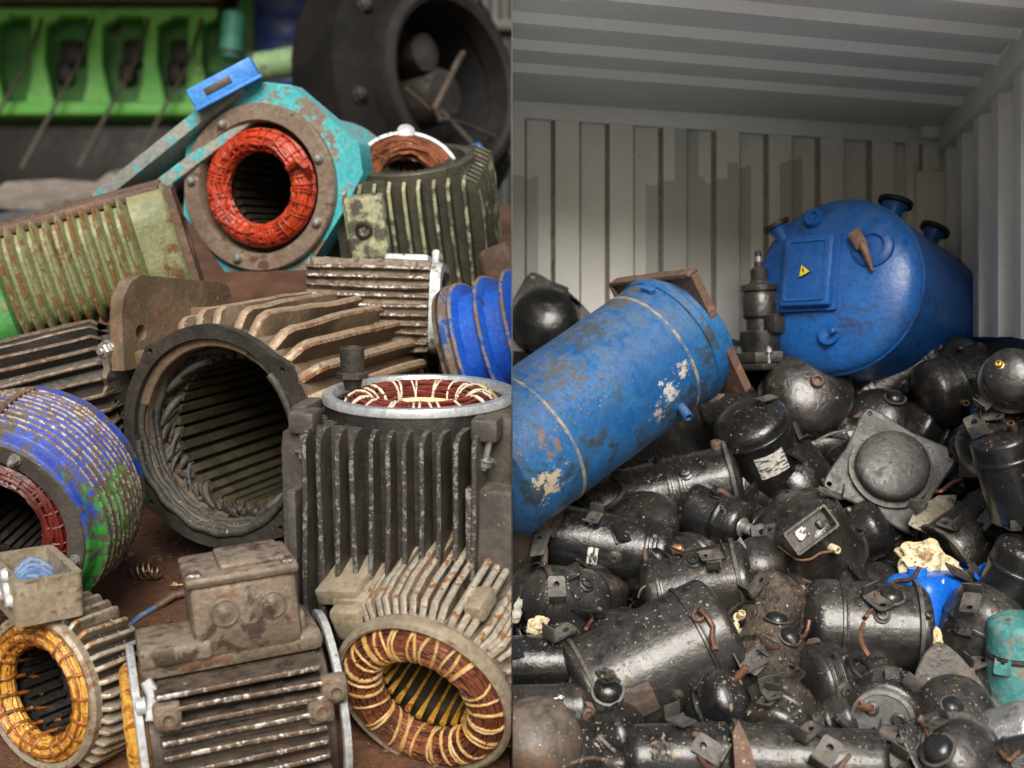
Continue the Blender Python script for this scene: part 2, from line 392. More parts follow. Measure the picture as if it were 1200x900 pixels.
# ------------------------------------------------------------------ motor parts
def core_bm(Ri, Ro, z0, z1, n=36, depth=.14):
    bm = bmesh.new()
    pts = []
    for i in range(n):
        for u, k in ((.0, 1), (.30, 1), (.62, 1), (.63, 1 + depth), (.99, 1 + depth)):
            a = 2 * PI * (i + u) / n
            pts.append((math.cos(a) * Ri * k, math.sin(a) * Ri * k, k))
    A = [bm.verts.new((x, y, z0)) for x, y, k in pts]; B = [bm.verts.new((x, y, z1)) for x, y, k in pts]
    O = []
    for x, y, k in pts:
        q = math.hypot(x, y); O.append(bm.verts.new((x / q * Ro, y / q * Ro, z0)))
    m = len(pts)
    for i in range(m):
        j = (i + 1) % m
        f = bm.faces.new((A[i], A[j], B[j], B[i])); f.material_index = 1 if (i % 5) == 3 else 0
        bm.faces.new((O[i], O[j], A[j], A[i]))
    return bm
def winding_bm(Rw, a, z, n=26, rs=.006, N=96, squash=1.0, wob=.25, seed=0, a0=0, span=2 * PI):
    bm = bmesh.new()
    full = span > 6.2
    # solid body under the strands
    rg = random.Random(seed)
    pr = [(Rw + a * .82 * math.cos(2 * PI * k / 14), z + a * .82 * squash * math.sin(2 * PI * k / 14)) for k in range(14)]
    lathe(bm, pr, 72, closed=True, dent=.012, dsc=9, seed=seed)
    for i in range(n):
        psi = 2 * PI * i / n + rg.random() * .3
        k = rg.choice((0, 0, 0, .5, -.5, 1, -1)) * .6
        rho = a * (.86 + .16 * rg.random())
        pts = []
        ph = rg.random() * 10
        for t in range(N):
            th = 2 * PI * t / N
            tw = psi + k * math.sin(th + ph) + wob * noise.noise(Vector((math.cos(th) * 2, math.sin(th) * 2, i * 3.1 + seed)))
            r2 = rho * (1 + .10 * noise.noise(Vector((math.cos(th) * 5, math.sin(th) * 5, i * 7.7 + seed))))
            r = Rw + r2 * math.cos(tw)
            pts.append((r * math.cos(th), r * math.sin(th), z + r2 * squash * math.sin(tw)))
        tube(bm, pts, rs, 5, closed=True)
    return bm
def lash_bm(Rw, a, z, n, r=.005, squash=1.0, seed=0, wraps=2, slant=.05):
    bm = bmesh.new(); rg = random.Random(seed)
    for i in range(n):
        th0 = 2 * PI * (i + rg.random() * .35) / n
        for w in range(rg.choice((1, wraps, wraps))):
            s = (rg.random() - .5) * slant * 2
            pts = []
            for k in range(14):
                q = 2 * PI * k / 14
                th = th0 + w * .035 + s * math.sin(q)
                rr = a * 1.07
                R = Rw + rr * math.cos(q)
                pts.append((R * math.cos(th), R * math.sin(th), z + rr * squash * math.sin(q)))
            tube(bm, pts, r, 5, closed=True)
    return bm
def radial_fins(bm, R, h, z0, z1, angs, t, ch0=.02, ch1=.02, chip=.002):
    for a in angs:
        a += (rnd.random() - .5) * .01
        er = (math.cos(a), math.sin(a), 0); et = (-math.sin(a), math.cos(a), 0)
        fin(bm, er, et, (0, 0, 0), R * .97, R + h * (1 + (rnd.random() - .5) * .05), z0, z1, t, ch0, ch1, chip)
def quad_fins(bm, R, W, z0, z1, n, t, sides=(0, 1, 2, 3), span=.93, ch=.02, chip=.002, skip=()):
    for sd in sides:
        a = sd * PI / 2
        er = Vector((math.cos(a), math.sin(a), 0)); et = Vector((-math.sin(a), math.cos(a), 0))
        for i in range(n):
            if (sd, i) in skip: continue
            s = (2 * i / (n - 1) - 1) * span * R
            d0 = math.sqrt(max(R * R - s * s, 0)) * .95
            fin(bm, er, et, et * s, d0, W, z0, z1, t, ch, ch, chip)
def rr_outline(w, h, r, n=6):
    pts = []
    for cx, cy, a0 in ((w / 2 - r, h / 2 - r, 0), (-w / 2 + r, h / 2 - r, 90), (-w / 2 + r, -h / 2 + r, 180), (w / 2 - r, -h / 2 + r, 270)):
        for k in range(n + 1):
            a = R_(a0 + 90 * k / n); pts.append((cx + r * math.cos(a), cy + r * math.sin(a)))
    return pts
def tubebody(bm, Ro, Ri, z0, z1, segs=96, rim=.004, sup=None, dent=0.004):
    lathe(bm, [(Ri, z0 - rim), (Ri + rim, z0), (Ro - rim, z0), (Ro, z0 - rim), (Ro, z0 * .5 + z1 * .5), (Ro, z1 + rim), (Ro - rim, z1), (Ri, z1), (Ri, z0 * .5 + z1 * .5)], segs, closed=True, dent=dent, dsc=3, sup=sup)
def bolts(root, spots, name, r, mat, zdir=1):
    for x, y, z in spots:
        bm = bmesh.new(); bolt(bm, Matrix.Translation((x, y, z)), r, r * .8); obj(name, bm, mat, root)
# ================================================================== LEFT: heap of stripped electric motors
G_M = 'stripped electric motors heaped in the yard'
def A2(deg): return R_(deg)

# --- big brown motor in the middle, wound stubs torn open
Y = 4.0; R = S(134, Y); L = S(300, Y)
c = thing('electric_motor', 'large brown finned motor housing, gutted, torn grey winding stubs round its open bore', 'motor', P(252, 514, Y), frame(D(201, 64)), G_M)
bm = bmesh.new(); tubebody(bm, R * .94, R * .80, -.02, -L, dent=.006)
cap(bm, lathe(bm, [(R * .80, -L + .012), (.001, -L + .012)], 48)[-1]); obj('housing', bm, M['iron_brown'], c)
bm = bmesh.new()
outl = []
for i in range(120):
    a = 2 * PI * i / 120
    k = R * (1.0 + .006 * math.sin(5 * a) + .05 * sum(math.exp(-((a - R_(q) + PI) % (2 * PI) - PI) ** 2 / .012) for q in (38, 128, 218, 308)))
    outl.append((k * math.cos(a), k * math.sin(a)))
holes = [circle(R * .985 * math.cos(R_(q)), R * .985 * math.sin(R_(q)), R * .028, 10) for q in (38, 128, 218, 308)]
plate2d(bm, outl, [circle(0, 0, R * .885, 90)] + holes, .03, Matrix.Translation((0, 0, -.012)))
obj('front_flange', bm, M['iron_dark'], c)
bm = bmesh.new()
radial_fins(bm, R * .93, R * .215, -.06, -L * .95, [R_(q) for q in range(-40, 128, 12)], .036, .045, .04, .006)
radial_fins(bm, R * .93, R * .14, -.07, -L * .93, [R_(q) for q in range(200, 318, 12)], .020, .03, .03, .004)
obj('cooling_fins', bm, [M['iron_brown'], M['iron_brown_edge']], c)
obj('stator_core', core_bm(R * .66, R * .80, -.13, -L * .92, 36, .12), [M['lam_mid'], M['stub']], c)
bm = bmesh.new(); rg = random.Random(3)
for i in range(36):
    a = 2 * PI * (i + .5) / 36
    for q in range(rg.choice((2, 3, 3, 4))):
        da = rg.uniform(-.08, .08); rr = R * rg.uniform(.685, .775); sw = rg.choice((-1, 1, 1, 1)) * rg.uniform(.08, .42); ln = rg.uniform(.04, .115)
        pts = []; f1 = rg.uniform(.2, 1.1)
        for k in range(7):
            u = k / 6
            aa = a + da + sw * u ** 1.6; r2 = rr + R * .085 * u * u * f1
            pts.append((r2 * math.cos(aa), r2 * math.sin(aa), -.155 + ln * (u - .3 * u * u)))
        w = rg.uniform(.006, .013)
        tube(bm, pts, [w, w * 1.15, w * 1.3, w * 1.3, w * 1.2, w * 1.05, w * .55], 7, flat=rg.choice((.45, .6, 1.0)))
obj('winding_stubs', bm, M['stub'], c, sharp=60)
bm = bmesh.new()
for q in range(5):
    rr = R * (.80 + .012 * q); pts = []
    for k in range(40):
        a = R_(140 + 23 * q % 50 + (255 - q * 9) * k / 39); w = .01 * noise.noise(Vector((math.cos(a) * 4, q * 3.3, math.sin(a) * 4)))
        pts.append(((rr + w) * math.cos(a), (rr + w) * math.sin(a), -.07 + .018 * q + w))
    tube(bm, pts, .013, 7)
obj('winding_band', bm, M['stub'], c, sharp=60)
# its mounting foot, upper left
bm = bmesh.new()
lz, hy = L * .74, R * .64
def warp0(x, y): return .006 * noise.noise(Vector((x * 4, y * 4, 1)))
ol = [(0, 0), (lz, 0), (lz, hy * .80)]
ol += [(lz - .05 + .05 * math.cos(R_(q)), hy * .80 + .05 * math.sin(R_(q))) for q in (20, 50, 90)]
ol += [(.14 + .12 * math.cos(R_(q)), hy * .76 + .12 * math.sin(R_(q))) for q in (95, 120, 150, 175)]
T = Matrix(((0, 0, 1, -R * .90), (0, 1, 0, R * .62), (-1, 0, 0, .04), (0, 0, 0, 1)))
plate2d(bm, ol, [circle(.10, hy * .48, .026, 14), circle(lz - .07, hy * .55, .024, 14)], .05, T, warp=warp0)
rbox(bm, (-R * .90 + .05, R * .90, -lz * .56), (.10, hy * .55, .026), .006)
rbox(bm, (-R * .70, R * .70, -lz * .5), (R * .42, .05, lz * .94), .012)
obj('mounting_foot', bm, M['iron_brown'], c)
bm = bmesh.new(); bolt(bm, Matrix.Translation((-R * 1.02, R * .80, .03)), .026, .024)
ft = obj('bolt', bm, M['bolt'], c)
bm = bmesh.new(); pts = [(-R * 1.02 + .006 * math.sin(k), R * .80 - .028 * k, .045 + .005 * k * (k % 2)) for k in range(6)]
tube(bm, pts, [.010, .014, .015, .011, .008, .004], 6, flat=.4); obj('earth_strap', bm, M['grime'], c)
bm = bmesh.new()
T = frame(D(90, 8)).to_4x4(); T = c.matrix_basis.to_3x3().inverted().to_4x4() @ T
T.translation = c.matrix_basis.inverted() @ P(413, 437, 3.74)
s = S(1, 3.74)
lathe(bm, [(9 * s, -20 * s), (14 * s, 0), (14.5 * s, 30 * s), (13.5 * s, 31 * s), (12.8 * s, 31 * s), (12.3 * s, 26 * s), (12 * s, 4 * s)], 24, M=T)
lathe(bm, [(19 * s, -6 * s), (19 * s, 0), (14 * s, 2 * s)], 6, M=T); lathe(bm, [(14.9 * s, 18 * s), (14.9 * s, 20 * s)], 24, M=T)
obj('conduit_stub', bm, M['iron_dark'], c)

# --- upright grey motor with maroon winding, right edge
Y = 3.72; s = S(1, Y); R = 114 * s; L = 268 * s
d = thing('electric_motor', 'upright dark grey motor with chipped fins, bright top rim and maroon winding', 'motor', P(492, 463, Y), frame(D(90, 10.5), (0.2, 1, 0)), G_M)
bm = bmesh.new(); tubebody(bm, R * .97, R * .84, -.012, -L, dent=.002); cap(bm, lathe(bm, [(R * .84, -L + .02), (.001, -L + .02)], 48)[-1])
obj('housing', bm, M['iron_dark'], d)  # darker than the fins, shade painted into the gaps
bm = bmesh.new(); lathe(bm, [(R * .87, -.05), (R * .885, .010), (R * .892, .013), (R * .985, .013), (R * .995, .008), (R * .995, -.010), (R * .97, -.014)], 110, closed=True)
obj('top_rim', bm, M['alu'], d)
bm = bmesh.new()
quad_fins(bm, R * .97, R * 1.22, -.045, -L, 11, .016, sides=(3,), span=.86, ch=.022, chip=.003)
quad_fins(bm, R * .97, R * 1.17, -.045, -L, 9, .014, sides=(1, 2), span=.92, ch=.022, chip=.003)
obj('cooling_fins', bm, [M['steel_grey'], M['steel_grey_edge']], d)
for x, y in ((-.92, -.86), (.90, -.86), (-.92, .92), (.9, .92)):
    bm = bmesh.new(); rbox(bm, (x * R, y * R, -.035), (.075, .085, .062), .01); obj('flange_lug', bm, M['steel_grey'], d)
for x in (-.92, .90):
    bm = bmesh.new(); T = Matrix.Translation((x * R, -.93 * R, -.115)) @ Matrix.Rotation(PI, 4, 'X') @ Matrix.Rotation(R_(-12 if x > 0 else 4), 4, 'Y')
    bolt(bm, T, .019, .02, .055); obj('bolt', bm, M['bolt'], d)
bm = bmesh.new()
rbox(bm, (R * 1.05, -R * .62, -L * .66), (R * .52, R * .9, L * .74), .012)
rbox(bm, (R * .98, -R * .42, -L * .17), (R * .34, R * .62, L * .30), .006)
rbox(bm, (R * .80, -R * 1.10, -L * .62), (.022, .05, L * .70), .003, mi=1)
obj('terminal_base', bm, [M['steel_grey'], M['steel_grey_edge']], d)
bm = bmesh.new()
rbox(bm, (-R * 1.02, -R * .55, -L * .45), (R * .16, R * .5, L * .9), .008)
rbox(bm, (-R * 1.0, -R * .98, -L * .66), (R * .10, R * .28, L * .66), .006)
obj('corner_rib', bm, M['steel_grey'], d)
Rw, a = R * .615, R * .16
w = obj('winding', winding_bm(Rw, a, -.040, 44, .0048, 110, 1.1, .2, 5), M['maroon_wire'], d, sharp=60)
obj('lashing', lash_bm(Rw, a, -.040, 17, .0036, 1.1, 6, 2, .12), M['cord'], w, sharp=60)
bm = bmesh.new()
for q, h in ((150, 30), (25, 35), (270, 26), (80, 18)):
    lathe(bm, [(R * .80, -.09), (R * .82, -.012), (R * .79, -.002), (R * .77, -.012), (R * .75, -.06)], 16, a0=R_(q - h), a1=R_(q + h), dent=.03, dsc=14, seed=q, dz=.02)
for q in (70, 110):
    lathe(bm, [(R * .33, -.08), (R * .42, -.03), (R * .47, -.06)], 10, a0=R_(q - 22), a1=R_(q + 22), dent=.02, dsc=9, seed=q)
obj('insulation_paper', bm, M['yellow_paper'], d)
obj('stator_core', core_bm(R * .45, R * .84, -.08, -L * .8, 24), [M['lam'], M['yellow_paper']], d)

# --- drum with blue and green ring fins, left edge
Y = 3.62; s = S(1, Y); R = 130 * s; L = 138 * s
b = thing('electric_motor', 'drum-shaped motor with worn blue and green ring fins and a dark red winding', 'motor', P(-6, 619, Y), frame(D(246, 66)), G_M)
bm = bmesh.new()
prof = [(R * .70, -.012), (R * .71, 0), (R * .88, 0), (R * .90, -.010), (R * .915, -.04)]
z = -.045; nr = 10; st = (L - .09) / nr
for i in range(nr):
    bulge = 1 + .05 * math.sin(PI * (i + .5) / nr)
    prof += [(R * .93 * bulge, z - st * .05), (R * .985 * bulge, z - st * .30), (R * 1.0 * bulge, z - st * .48), (R * .985 * bulge, z - st * .66), (R * .93 * bulge, z - st * .9)]
    z -= st
prof += [(R * .93, -L + .03), (R * .95, -L), (R * .70, -L), (R * .70, -L * .5)]
ring = lathe(bm, prof, 150, closed=True, dent=.008, dsc=6)
for f in bm.faces:
    f.material_index = 0
zt = set()
for k, (r, zz) in enumerate(prof):
    if 5 <= k < 5 + nr * 5 and (k - 5) % 5 == 2: zt.update((ring[k]))
for f in bm.faces:
    if sum(1 for v in f.verts if v in zt) == 2: f.material_index = 1
obj('finned_drum', bm, [M['drum'], M['drum_edge']], b, sharp=60)
bm = bmesh.new(); lathe(bm, [(R * .695, -.006), (R * .705, .006), (R * .86, .006), (R * .875, -.004)], 96); obj('front_flange', bm, M['steel_grey'], b)
for q in (62, 338, 200):
    bm = bmesh.new(); bolt(bm, Matrix.Translation((R * .79 * math.cos(R_(q)), R * .79 * math.sin(R_(q)), .008)), .013, .022); obj('bolt', bm, M['bolt'], b)
bm = bmesh.new()
T = Matrix.Rotation(R_(84), 4, 'Z')
for k in range(9):
    rbox(bm, (R * (1.0 + .045 * math.sin(PI * (k + .5) / 9)), 0, -.05 - (L - .1) * (k + .5) / 9), (.012, .022, (L - .1) / 9 - .002), .004, M=T)
obj('seam_bar', bm, M['rustplate'], b)
w = obj('winding', winding_bm(R * .55, R * .125, -.035, 26, .007, 96, .9, .2, 9), M['red_wire'], b, sharp=60)
obj('lashing', lash_bm(R * .55, R * .125, -.035, 30, .0035, .9, 2, 2, .06), M['cord_red'], w, sharp=60)
obj('stator_core', core_bm(R * .42, R * .70, -.12, -L * .9, 30), [M['iron_black'], M['lam']], b)  # core blackened to paint shade inside the drum
bm = bmesh.new(); cap(bm, lathe(bm, [(R * .7, -L * .95), (.001, -L * .95)], 40)[-1]); obj('rear_shield', bm, M['iron_black'], b)

# --- front left motor with golden winding and open terminal box
Y = 3.42; s = S(1, Y); R = 96 * s; L = 84 * s
a_ = thing('electric_motor', 'short motor with golden varnished winding bars and an open square terminal box on top', 'motor', P(46, 812, Y), frame(D(192, 60)), G_M)
bm = bmesh.new(); tubebody(bm, R * .95, R * .87, -.01, -L); cap(bm, lathe(bm, [(R * .87, -L * .96), (.001, -L * .96)], 40)[-1]); obj('housing', bm, M['iron_dark'], a_)
bm = bmesh.new(); lathe(bm, [(R * .87, -.012), (R * .88, .006), (R * .94, .010), (R * .985, .002), (R * .985, -.02)], 96, closed=True); obj('front_flange', bm, M['gold_wire'] if 0 else M['tan'], a_)
bm = bmesh.new(); radial_fins(bm, R * .94, R * .15, -.015, -L, [R_(q) for q in range(-60, 95, 9)], .014, .012, .012)
obj('cooling_fins', bm, [M['tan'], M['tan_edge']], a_)
w = obj('winding', winding_bm(R * .725, R * .135, -.014, 54, .0042, 100, 1.0, .45, 12), M['gold_wire'], a_, sharp=60)
bm = bmesh.new(); rg = random.Random(5)
for i in range(19):
    th0 = 2 * PI * (i + rg.uniform(-.2, .2)) / 19; sl = rg.uniform(-.05, .05)
    pts = [((R * .725 + R * .146 * math.cos(q * PI / 8)) * math.cos(th0 + sl * math.sin(q * PI / 8)), (R * .725 + R * .146 * math.cos(q * PI / 8)) * math.sin(th0 + sl * math.sin(q * PI / 8)), -.014 + R * .146 * math.sin(q * PI / 8)) for q in range(16)]
    tube(bm, pts, .0062, 6, closed=True)
for rr, zz in ((.67, .014), (.775, .016)):
    tube(bm, [(R * (rr + .008 * math.sin(9 * q)) * math.cos(q * PI / 36), R * (rr + .008 * math.sin(9 * q)) * math.sin(q * PI / 36), zz) for q in range(72)], .0052, 6, closed=True)
obj('lashing', bm, M['rust_varnish'], w, sharp=60)
bm = bmesh.new(); rg = random.Random(8)
for i in range(17):
    a = 2 * PI * i / 17
    rr = R * .60
    tube(bm, [(rr * math.cos(a), rr * math.sin(a), .0), (rr * .99 * math.cos(a + .06), rr * .99 * math.sin(a + .06), -.06), (rr * .97 * math.cos(a + .22), rr * .97 * math.sin(a + .22), -L * .55)], .0055, 6)
obj('slot_wires', bm, M['rust_varnish'], a_)
obj('stator_core', core_bm(R * .56, R * .87, -.06, -L * .9, 26), [M['iron_black'], M['iron_black']], a_)  # black core colour stands in for shade in the bore
# open terminal box
bm = bmesh.new(); bx, by = -R * .12, R * 1.30; W_, D_, Hh = R * 1.35, R * .80, R * .54
T = Matrix.Rotation(R_(-26), 4, 'Y') @ Matrix.Rotation(R_(-6), 4, 'Z')
plate_ol = rr_outline(W_, D_, .02); inn = rr_outline(W_ - .04, D_ - .04, .012)
T2 = Matrix.Translation((bx, by, -R * .18)) @ T @ Matrix.Rotation(R_(-90), 4, 'X')
plate2d(bm, plate_ol, [inn], Hh, T2)
plate2d(bm, rr_outline(W_ - .036, D_ - .036, .014), [], .012, T2 @ Matrix.Translation((0, 0, -Hh * .45)))
tb = obj('terminal_box', bm, M['tan'], a_, sharp=30)
bm = bmesh.new()
for q in range(4):
    pts = [Vector((-W_ * .34 + .05 * q + .010 * math.sin(k * 1.3 + q), -D_ * .3 + .022 * k, Hh * (-.2 + .5 * math.sin(k * .5 + q * .3)))) for k in range(7)]
    tube(bm, [T2 @ p for p in pts], .011, 7)
obj('lead_wires', bm, M['rod_blue'], tb)
bm = bmesh.new()
for q in (90, 210, 330): lathe(bm, [(.020, 0), (.016, .014), (.0005, .016)], 12, M=T2 @ Matrix.Translation((W_ * .22 + .04 * math.cos(R_(q)), -D_ / 2 - .0, .02 + .04 * math.sin(R_(q)))) @ Matrix.Rotation(PI / 2, 4, 'X'))
lathe(bm, [(.026, 0), (.024, .012), (.0005, .013)], 14, M=T2 @ Matrix.Translation((W_ * .22, -D_ / 2, .02)) @ Matrix.Rotation(PI / 2, 4, 'X'))
obj('cast_emblem', bm, M['pale_rim'], tb)

# --- front middle motor lying on its side, closed terminal box
Y = 3.36; s = S(1, Y); R = 107 * s; L = 224 * s
f_ = thing('electric_motor', 'grimy motor lying on its side with closed terminal box showing two round knockouts', 'motor', P(164, 862, Y), frame(D(187.5, 18), roll=-6), G_M)
bm = bmesh.new(); tubebody(bm, R * .93, R * .82, -.02, -L + .02, dent=.002); obj('housing', bm, M['grime_shaded'], f_)  # body darkened, shade painted between its fins
for nm, zz in (('end_rim', 0), ('end_rim', -L)):
    bm = bmesh.new(); lathe(bm, [(R * .84, zz - .016), (R * .88, zz + .006), (R * .94, zz + .009), (R * 1.0, zz + .006), (R * 1.015, zz), (R * 1.0, zz - .012)], 100, closed=True); obj(nm, bm, M['pale_rim'], f_)
bm = bmesh.new()
quad_fins(bm, R * .93, R * 1.07, -.045, -L + .045, 10, .015, sides=(0,), span=.80, ch=.006, chip=.004)
quad_fins(bm, R * .93, R * 1.07, -.05, -L + .05, 7, .013, sides=(2, 3), span=.86, ch=.006, chip=.004)
obj('cooling_fins', bm, [M['grime_shaded'], M['grime_edge']], f_)
for (x, y, z) in ((1.0, .52, -.07), (1.0, -.5, -.05), (1.0, .28, -L + .06), (1.0, .46, -L + .02)):
    bm = bmesh.new(); rbox(bm, (R * (x - .03), R * y, z), (.05, .075, .07), .014)
    lathe(bm, [(.022, -.004), (.024, .010), (.014, .012), (.012, -.01), (.0005, -.012)], 16, M=Matrix.Translation((R * (x - .03) + .027, R * y, z)) @ Matrix.Rotation(PI / 2, 4, 'Y')); obj('screw_lug', bm, M['grime'], f_)
bm = bmesh.new()
rbox(bm, (R * .12, R * .92, -L * .50), (R * 1.12, R * .24, L * .92), .02)
rbox(bm, (R * .30, R * 1.06, -L * .22), (R * .9, .05, L * .36), .012)
obj('box_pedestal', bm, M['grime'], f_)
bz = -L * .585; bl = L * .54
bm = bmesh.new(); rbox(bm, (R * .22, R * 1.34, bz), (R * 1.00, R * .80, bl), .02); rbox(bm, (R * .22, R * 1.10, bz - bl * .5), (R * .8, R * .3, .03), .01)
tb = obj('terminal_box', bm, M['grime'], f_)
bm = bmesh.new(); rbox(bm, (R * .22, R * 1.78, bz), (R * 1.10, R * .12, bl * 1.06), .014); rbox(bm, (R * .20, R * 1.86, bz - bl * .12), (R * .8, R * .08, bl * .62), .018)
ld = obj('box_lid', bm, M['grime'], tb)
for z_ in (-.44, .44):
    bm = bmesh.new(); rbox(bm, (R * .66, R * 1.845, bz + bl * z_), (.04, .02, .04), .009); obj('lid_clip', bm, M['grime_edge'], ld)
for q in (.20, -.24):
    bm = bmesh.new(); T = Matrix.Translation((R * .72 + .0015, R * 1.42, bz + bl * q)) @ Matrix.Rotation(PI / 2, 4, 'Y')
    lathe(bm, [(.038, -.002), (.037, .005), (.033, .006), (.031, .002), (.014, .002), (.012, .0035), (.0005, .004)], 28, M=T)
    obj('knockout', bm, M['grime'], tb)
bm = bmesh.new(); tube(bm, [(R * .76, R * .86, -.03), (R * .80, R * .72, -.045), (R * .93, R * .48, -.03)], [.014, .018, .014], 8); lathe(bm, [(.022, -.01), (.02, .012), (.0005, .016)], 12, M=Matrix.Translation((R * .82, R * .62, -.012)))
obj('corner_rib', bm, M['pale_rim'], f_)
w = obj('winding', winding_bm(R * .66, R * .13, .00, 16, .008, 80, .9, .2, 17), M['gold_wire'], f_, sharp=60)
obj('lashing', lash_bm(R * .66, R * .13, .00, 14, .005, .9, 3, 2, .05), M['rust_varnish'], w, sharp=60)
bm = bmesh.new(); cap(bm, lathe(bm, [(R * .84, -.10), (.001, -.10)], 40)[-1]); obj('stator_core', bm, M['lam'], f_)

# --- front right motor, copper winding laced with gold cord
Y = 3.40; s = S(1, Y); R = 114 * s; L = 440 * s
e = thing('electric_motor', 'tan ribbed motor with big copper winding laced in golden cord around a slotted bore', 'motor', P(495, 818, Y), frame(D(234, 53), roll=4), G_M)
bm = bmesh.new(); tubebody(bm, R * .96, R * .90, -.01, -L, dent=.003); cap(bm, lathe(bm, [(R * .9, -L * .97), (.001, -L * .97)], 40)[-1]); obj('housing', bm, M['grime'], e)  # darker coat puts shade between the ribs
bm = bmesh.new(); lathe(bm, [(R * .905, -.014), (R * .915, .008), (R * .95, .014), (R * .99, .008), (R * 1.0, -.006), (R * .99, -.026)], 110, closed=True); obj('front_flange', bm, M['tan'], e)
bm = bmesh.new(); radial_fins(bm, R * .95, R * .21, -.035, -L * .96, [R_(q) for q in list(range(28, 124, 6))], .022, .030, .02, .004)
radial_fins(bm, R * .95, R * .20, -.045, -L * .96, [R_(q) for q in list(range(-50, 32, 9)) + list(range(180, 300, 12))], .016, .02, .02, .003)
obj('cooling_fins', bm, [M['grime'], M['tan_edge']], e)
bm = bmesh.new(); rbox(bm, (-R * .70, R * .80, -L * .30), (R * .42, R * .46, L * .46), .016); rbox(bm, (-R * .84, R * 1.02, -L * .33), (R * .52, .05, L * .50), .010)
obj('box_seat', bm, M['tan'], e)
bm = bmesh.new(); rbox(bm, (R * .74, R * .86, -L * .12), (R * .22, R * .2, L * .10), .014); obj('lifting_lug', bm, M['tan'], e)
bm = bmesh.new(); rbox(bm, (-R * .70, R * .78, -.06), (.10, .10, .05), .016); obj('screw_lug', bm, M['tan'], e)
Rw, aw = R * .70, R * .185
w = obj('winding', winding_bm(Rw, aw, -.012, 84, .0031, 110, .9, .35, 21), M['copper_dull'], e, sharp=60)
obj('lashing', lash_bm(Rw, aw, -.012, 25, .0044, .9, 4, 2, .13), M['cord_gold'], w, sharp=60)
obj('stator_core', core_bm(R * .50, R * .90, -.09, -L * .93, 24, .10), [M['lam_mid'], M['rust_varnish']], e)
bm = bmesh.new()
for i in range(24):
    a = 2 * PI * (i + .81) / 24; r0 = R * .505
    tube(bm, [(r0 * 1.06 * math.cos(a), r0 * 1.06 * math.sin(a), -.05), (r0 * math.cos(a), r0 * math.sin(a), -.11), (r0 * math.cos(a), r0 * math.sin(a), -L * .9)], [.010, .005, .004], 6)
obj('slot_wedges', bm, M['gold_wire'], e)
bm = bmesh.new(); rg = random.Random(2)
for q in range(7):
    p0 = Vector((R * .28, R * .34, -.10)); d_ = Vector((rg.uniform(-.05, .08), rg.uniform(-.02, .09), rg.uniform(0, .05)))
    tube(bm, [p0, p0 + d_ * .6 + Vector((0, .03, .02)), p0 + d_ + Vector((.02, 0, 0)), p0 + d_ * .5 + Vector((.04, -.03, 0)), p0 + Vector((.06, -.06, 0))], .0028, 5)
obj('loose_leads', bm, M['copper'], w)

# --- teal motor with the orange winding, upper middle
Y = 4.9; s = S(1, Y); R = 99 * s; L = 210 * s
g = thing('electric_motor', 'teal motor with bright orange red winding in a rust brown machined flange', 'motor', P(303, 220, Y), frame(D(200, 72)), G_M)
bm = bmesh.new(); tubebody(bm, R * .97, R * .78, -.02, -L, dent=.003); cap(bm, lathe(bm, [(R * .78, -L * .97), (.001, -L * .97)], 40)[-1]); obj('housing', bm, M['teal'], g)
bm = bmesh.new(); lathe(bm, [(R * .77, -.05), (R * .78, .006), (R * .795, .012), (R * .97, .012), (R * .99, .004), (R * .99, -.03)], 100, closed=True); obj('front_flange', bm, M['brown_rim'], g)
bm = bmesh.new()
ol = [(-.98, -.25), (-.9, .55), (-.2, 1.18), (.40, 1.08), (1.17, .42), (1.20, .10), (.95, -.3), (.5, -.9), (-.5, -.9)]
plate2d(bm, [(x * R * 1.09, y * R * 1.09) for x, y in ol], [circle(0, 0, R * .9, 60)], .10, Matrix.Translation((0, 0, -.075)))
obj('square_frame', bm, M['teal'], g)
for q in (20, 118, 172, 330, 250):
    bm = bmesh.new(); lathe(bm, [(.020, -.004), (.020, .01), (.012, .02), (.0005, .022)], 12, M=Matrix.Translation((R * .87 * math.cos(R_(q)), R * .87 * math.sin(R_(q)), .012))); obj('bolt', bm, M['bolt'], g)
w = obj('winding', winding_bm(R * .565, R * .128, -.02, 46, .0046, 96, 1.2, .5, 31), M['orange_wire'], g, sharp=60)
obj('lashing', lash_bm(R * .565, R * .125, -.02, 30, .0035, 1.2, 7, 2, .06), M['orange_wire'], w, sharp=60)
obj('stator_core', core_bm(R * .46, R * .78, -.12, -L * .9, 28), [M['lam'], M['red_wire']], g)
bm = bmesh.new(); tube(bm, [(R * .45, R * .2, .03), (R * .62, R * .28, .06), (R * .70, R * .22, .05), (R * .66, R * .1, .0)], .016, 7); obj('lead_wires', bm, M['orange_wire'], w)
# long feet rails to the upper left
def bar_between(bm, p0, p1, w, h, inv, bev=.006, upv=(0, 0, 1)):
    a = inv @ p0; b_ = inv @ p1; d = b_ - a
    m = frame(d, inv.to_3x3() @ Vector(upv)).to_4x4(); m.translation = (a + b_) / 2
    rbox(bm, (0, 0, 0), (w, h, d.length), bev, M=m)
inv = g.matrix_basis.inverted()
bm = bmesh.new()
bar_between(bm, P(135, 240, 5.15), P(300, 108, 5.0), .30, .055, inv)
bar_between(bm, P(150, 250, 5.02), P(318, 122, 4.90), .05, .045, inv)
bar_between(bm, P(128, 228, 5.12), P(285, 108, 5.12), .03, .05, inv)
obj('foot_rail', bm, M['teal_grey'], g)
bm = bmesh.new(); bar_between(bm, P(185, 225, 5.03), P(255, 172, 4.98), .10, .05, inv); obj('foot_block', bm, M['teal'], g)
bm = bmesh.new(); T = inv @ (Matrix.Translation(P(327, 112, 4.95)) @ frame(D(60, 30)).to_4x4())
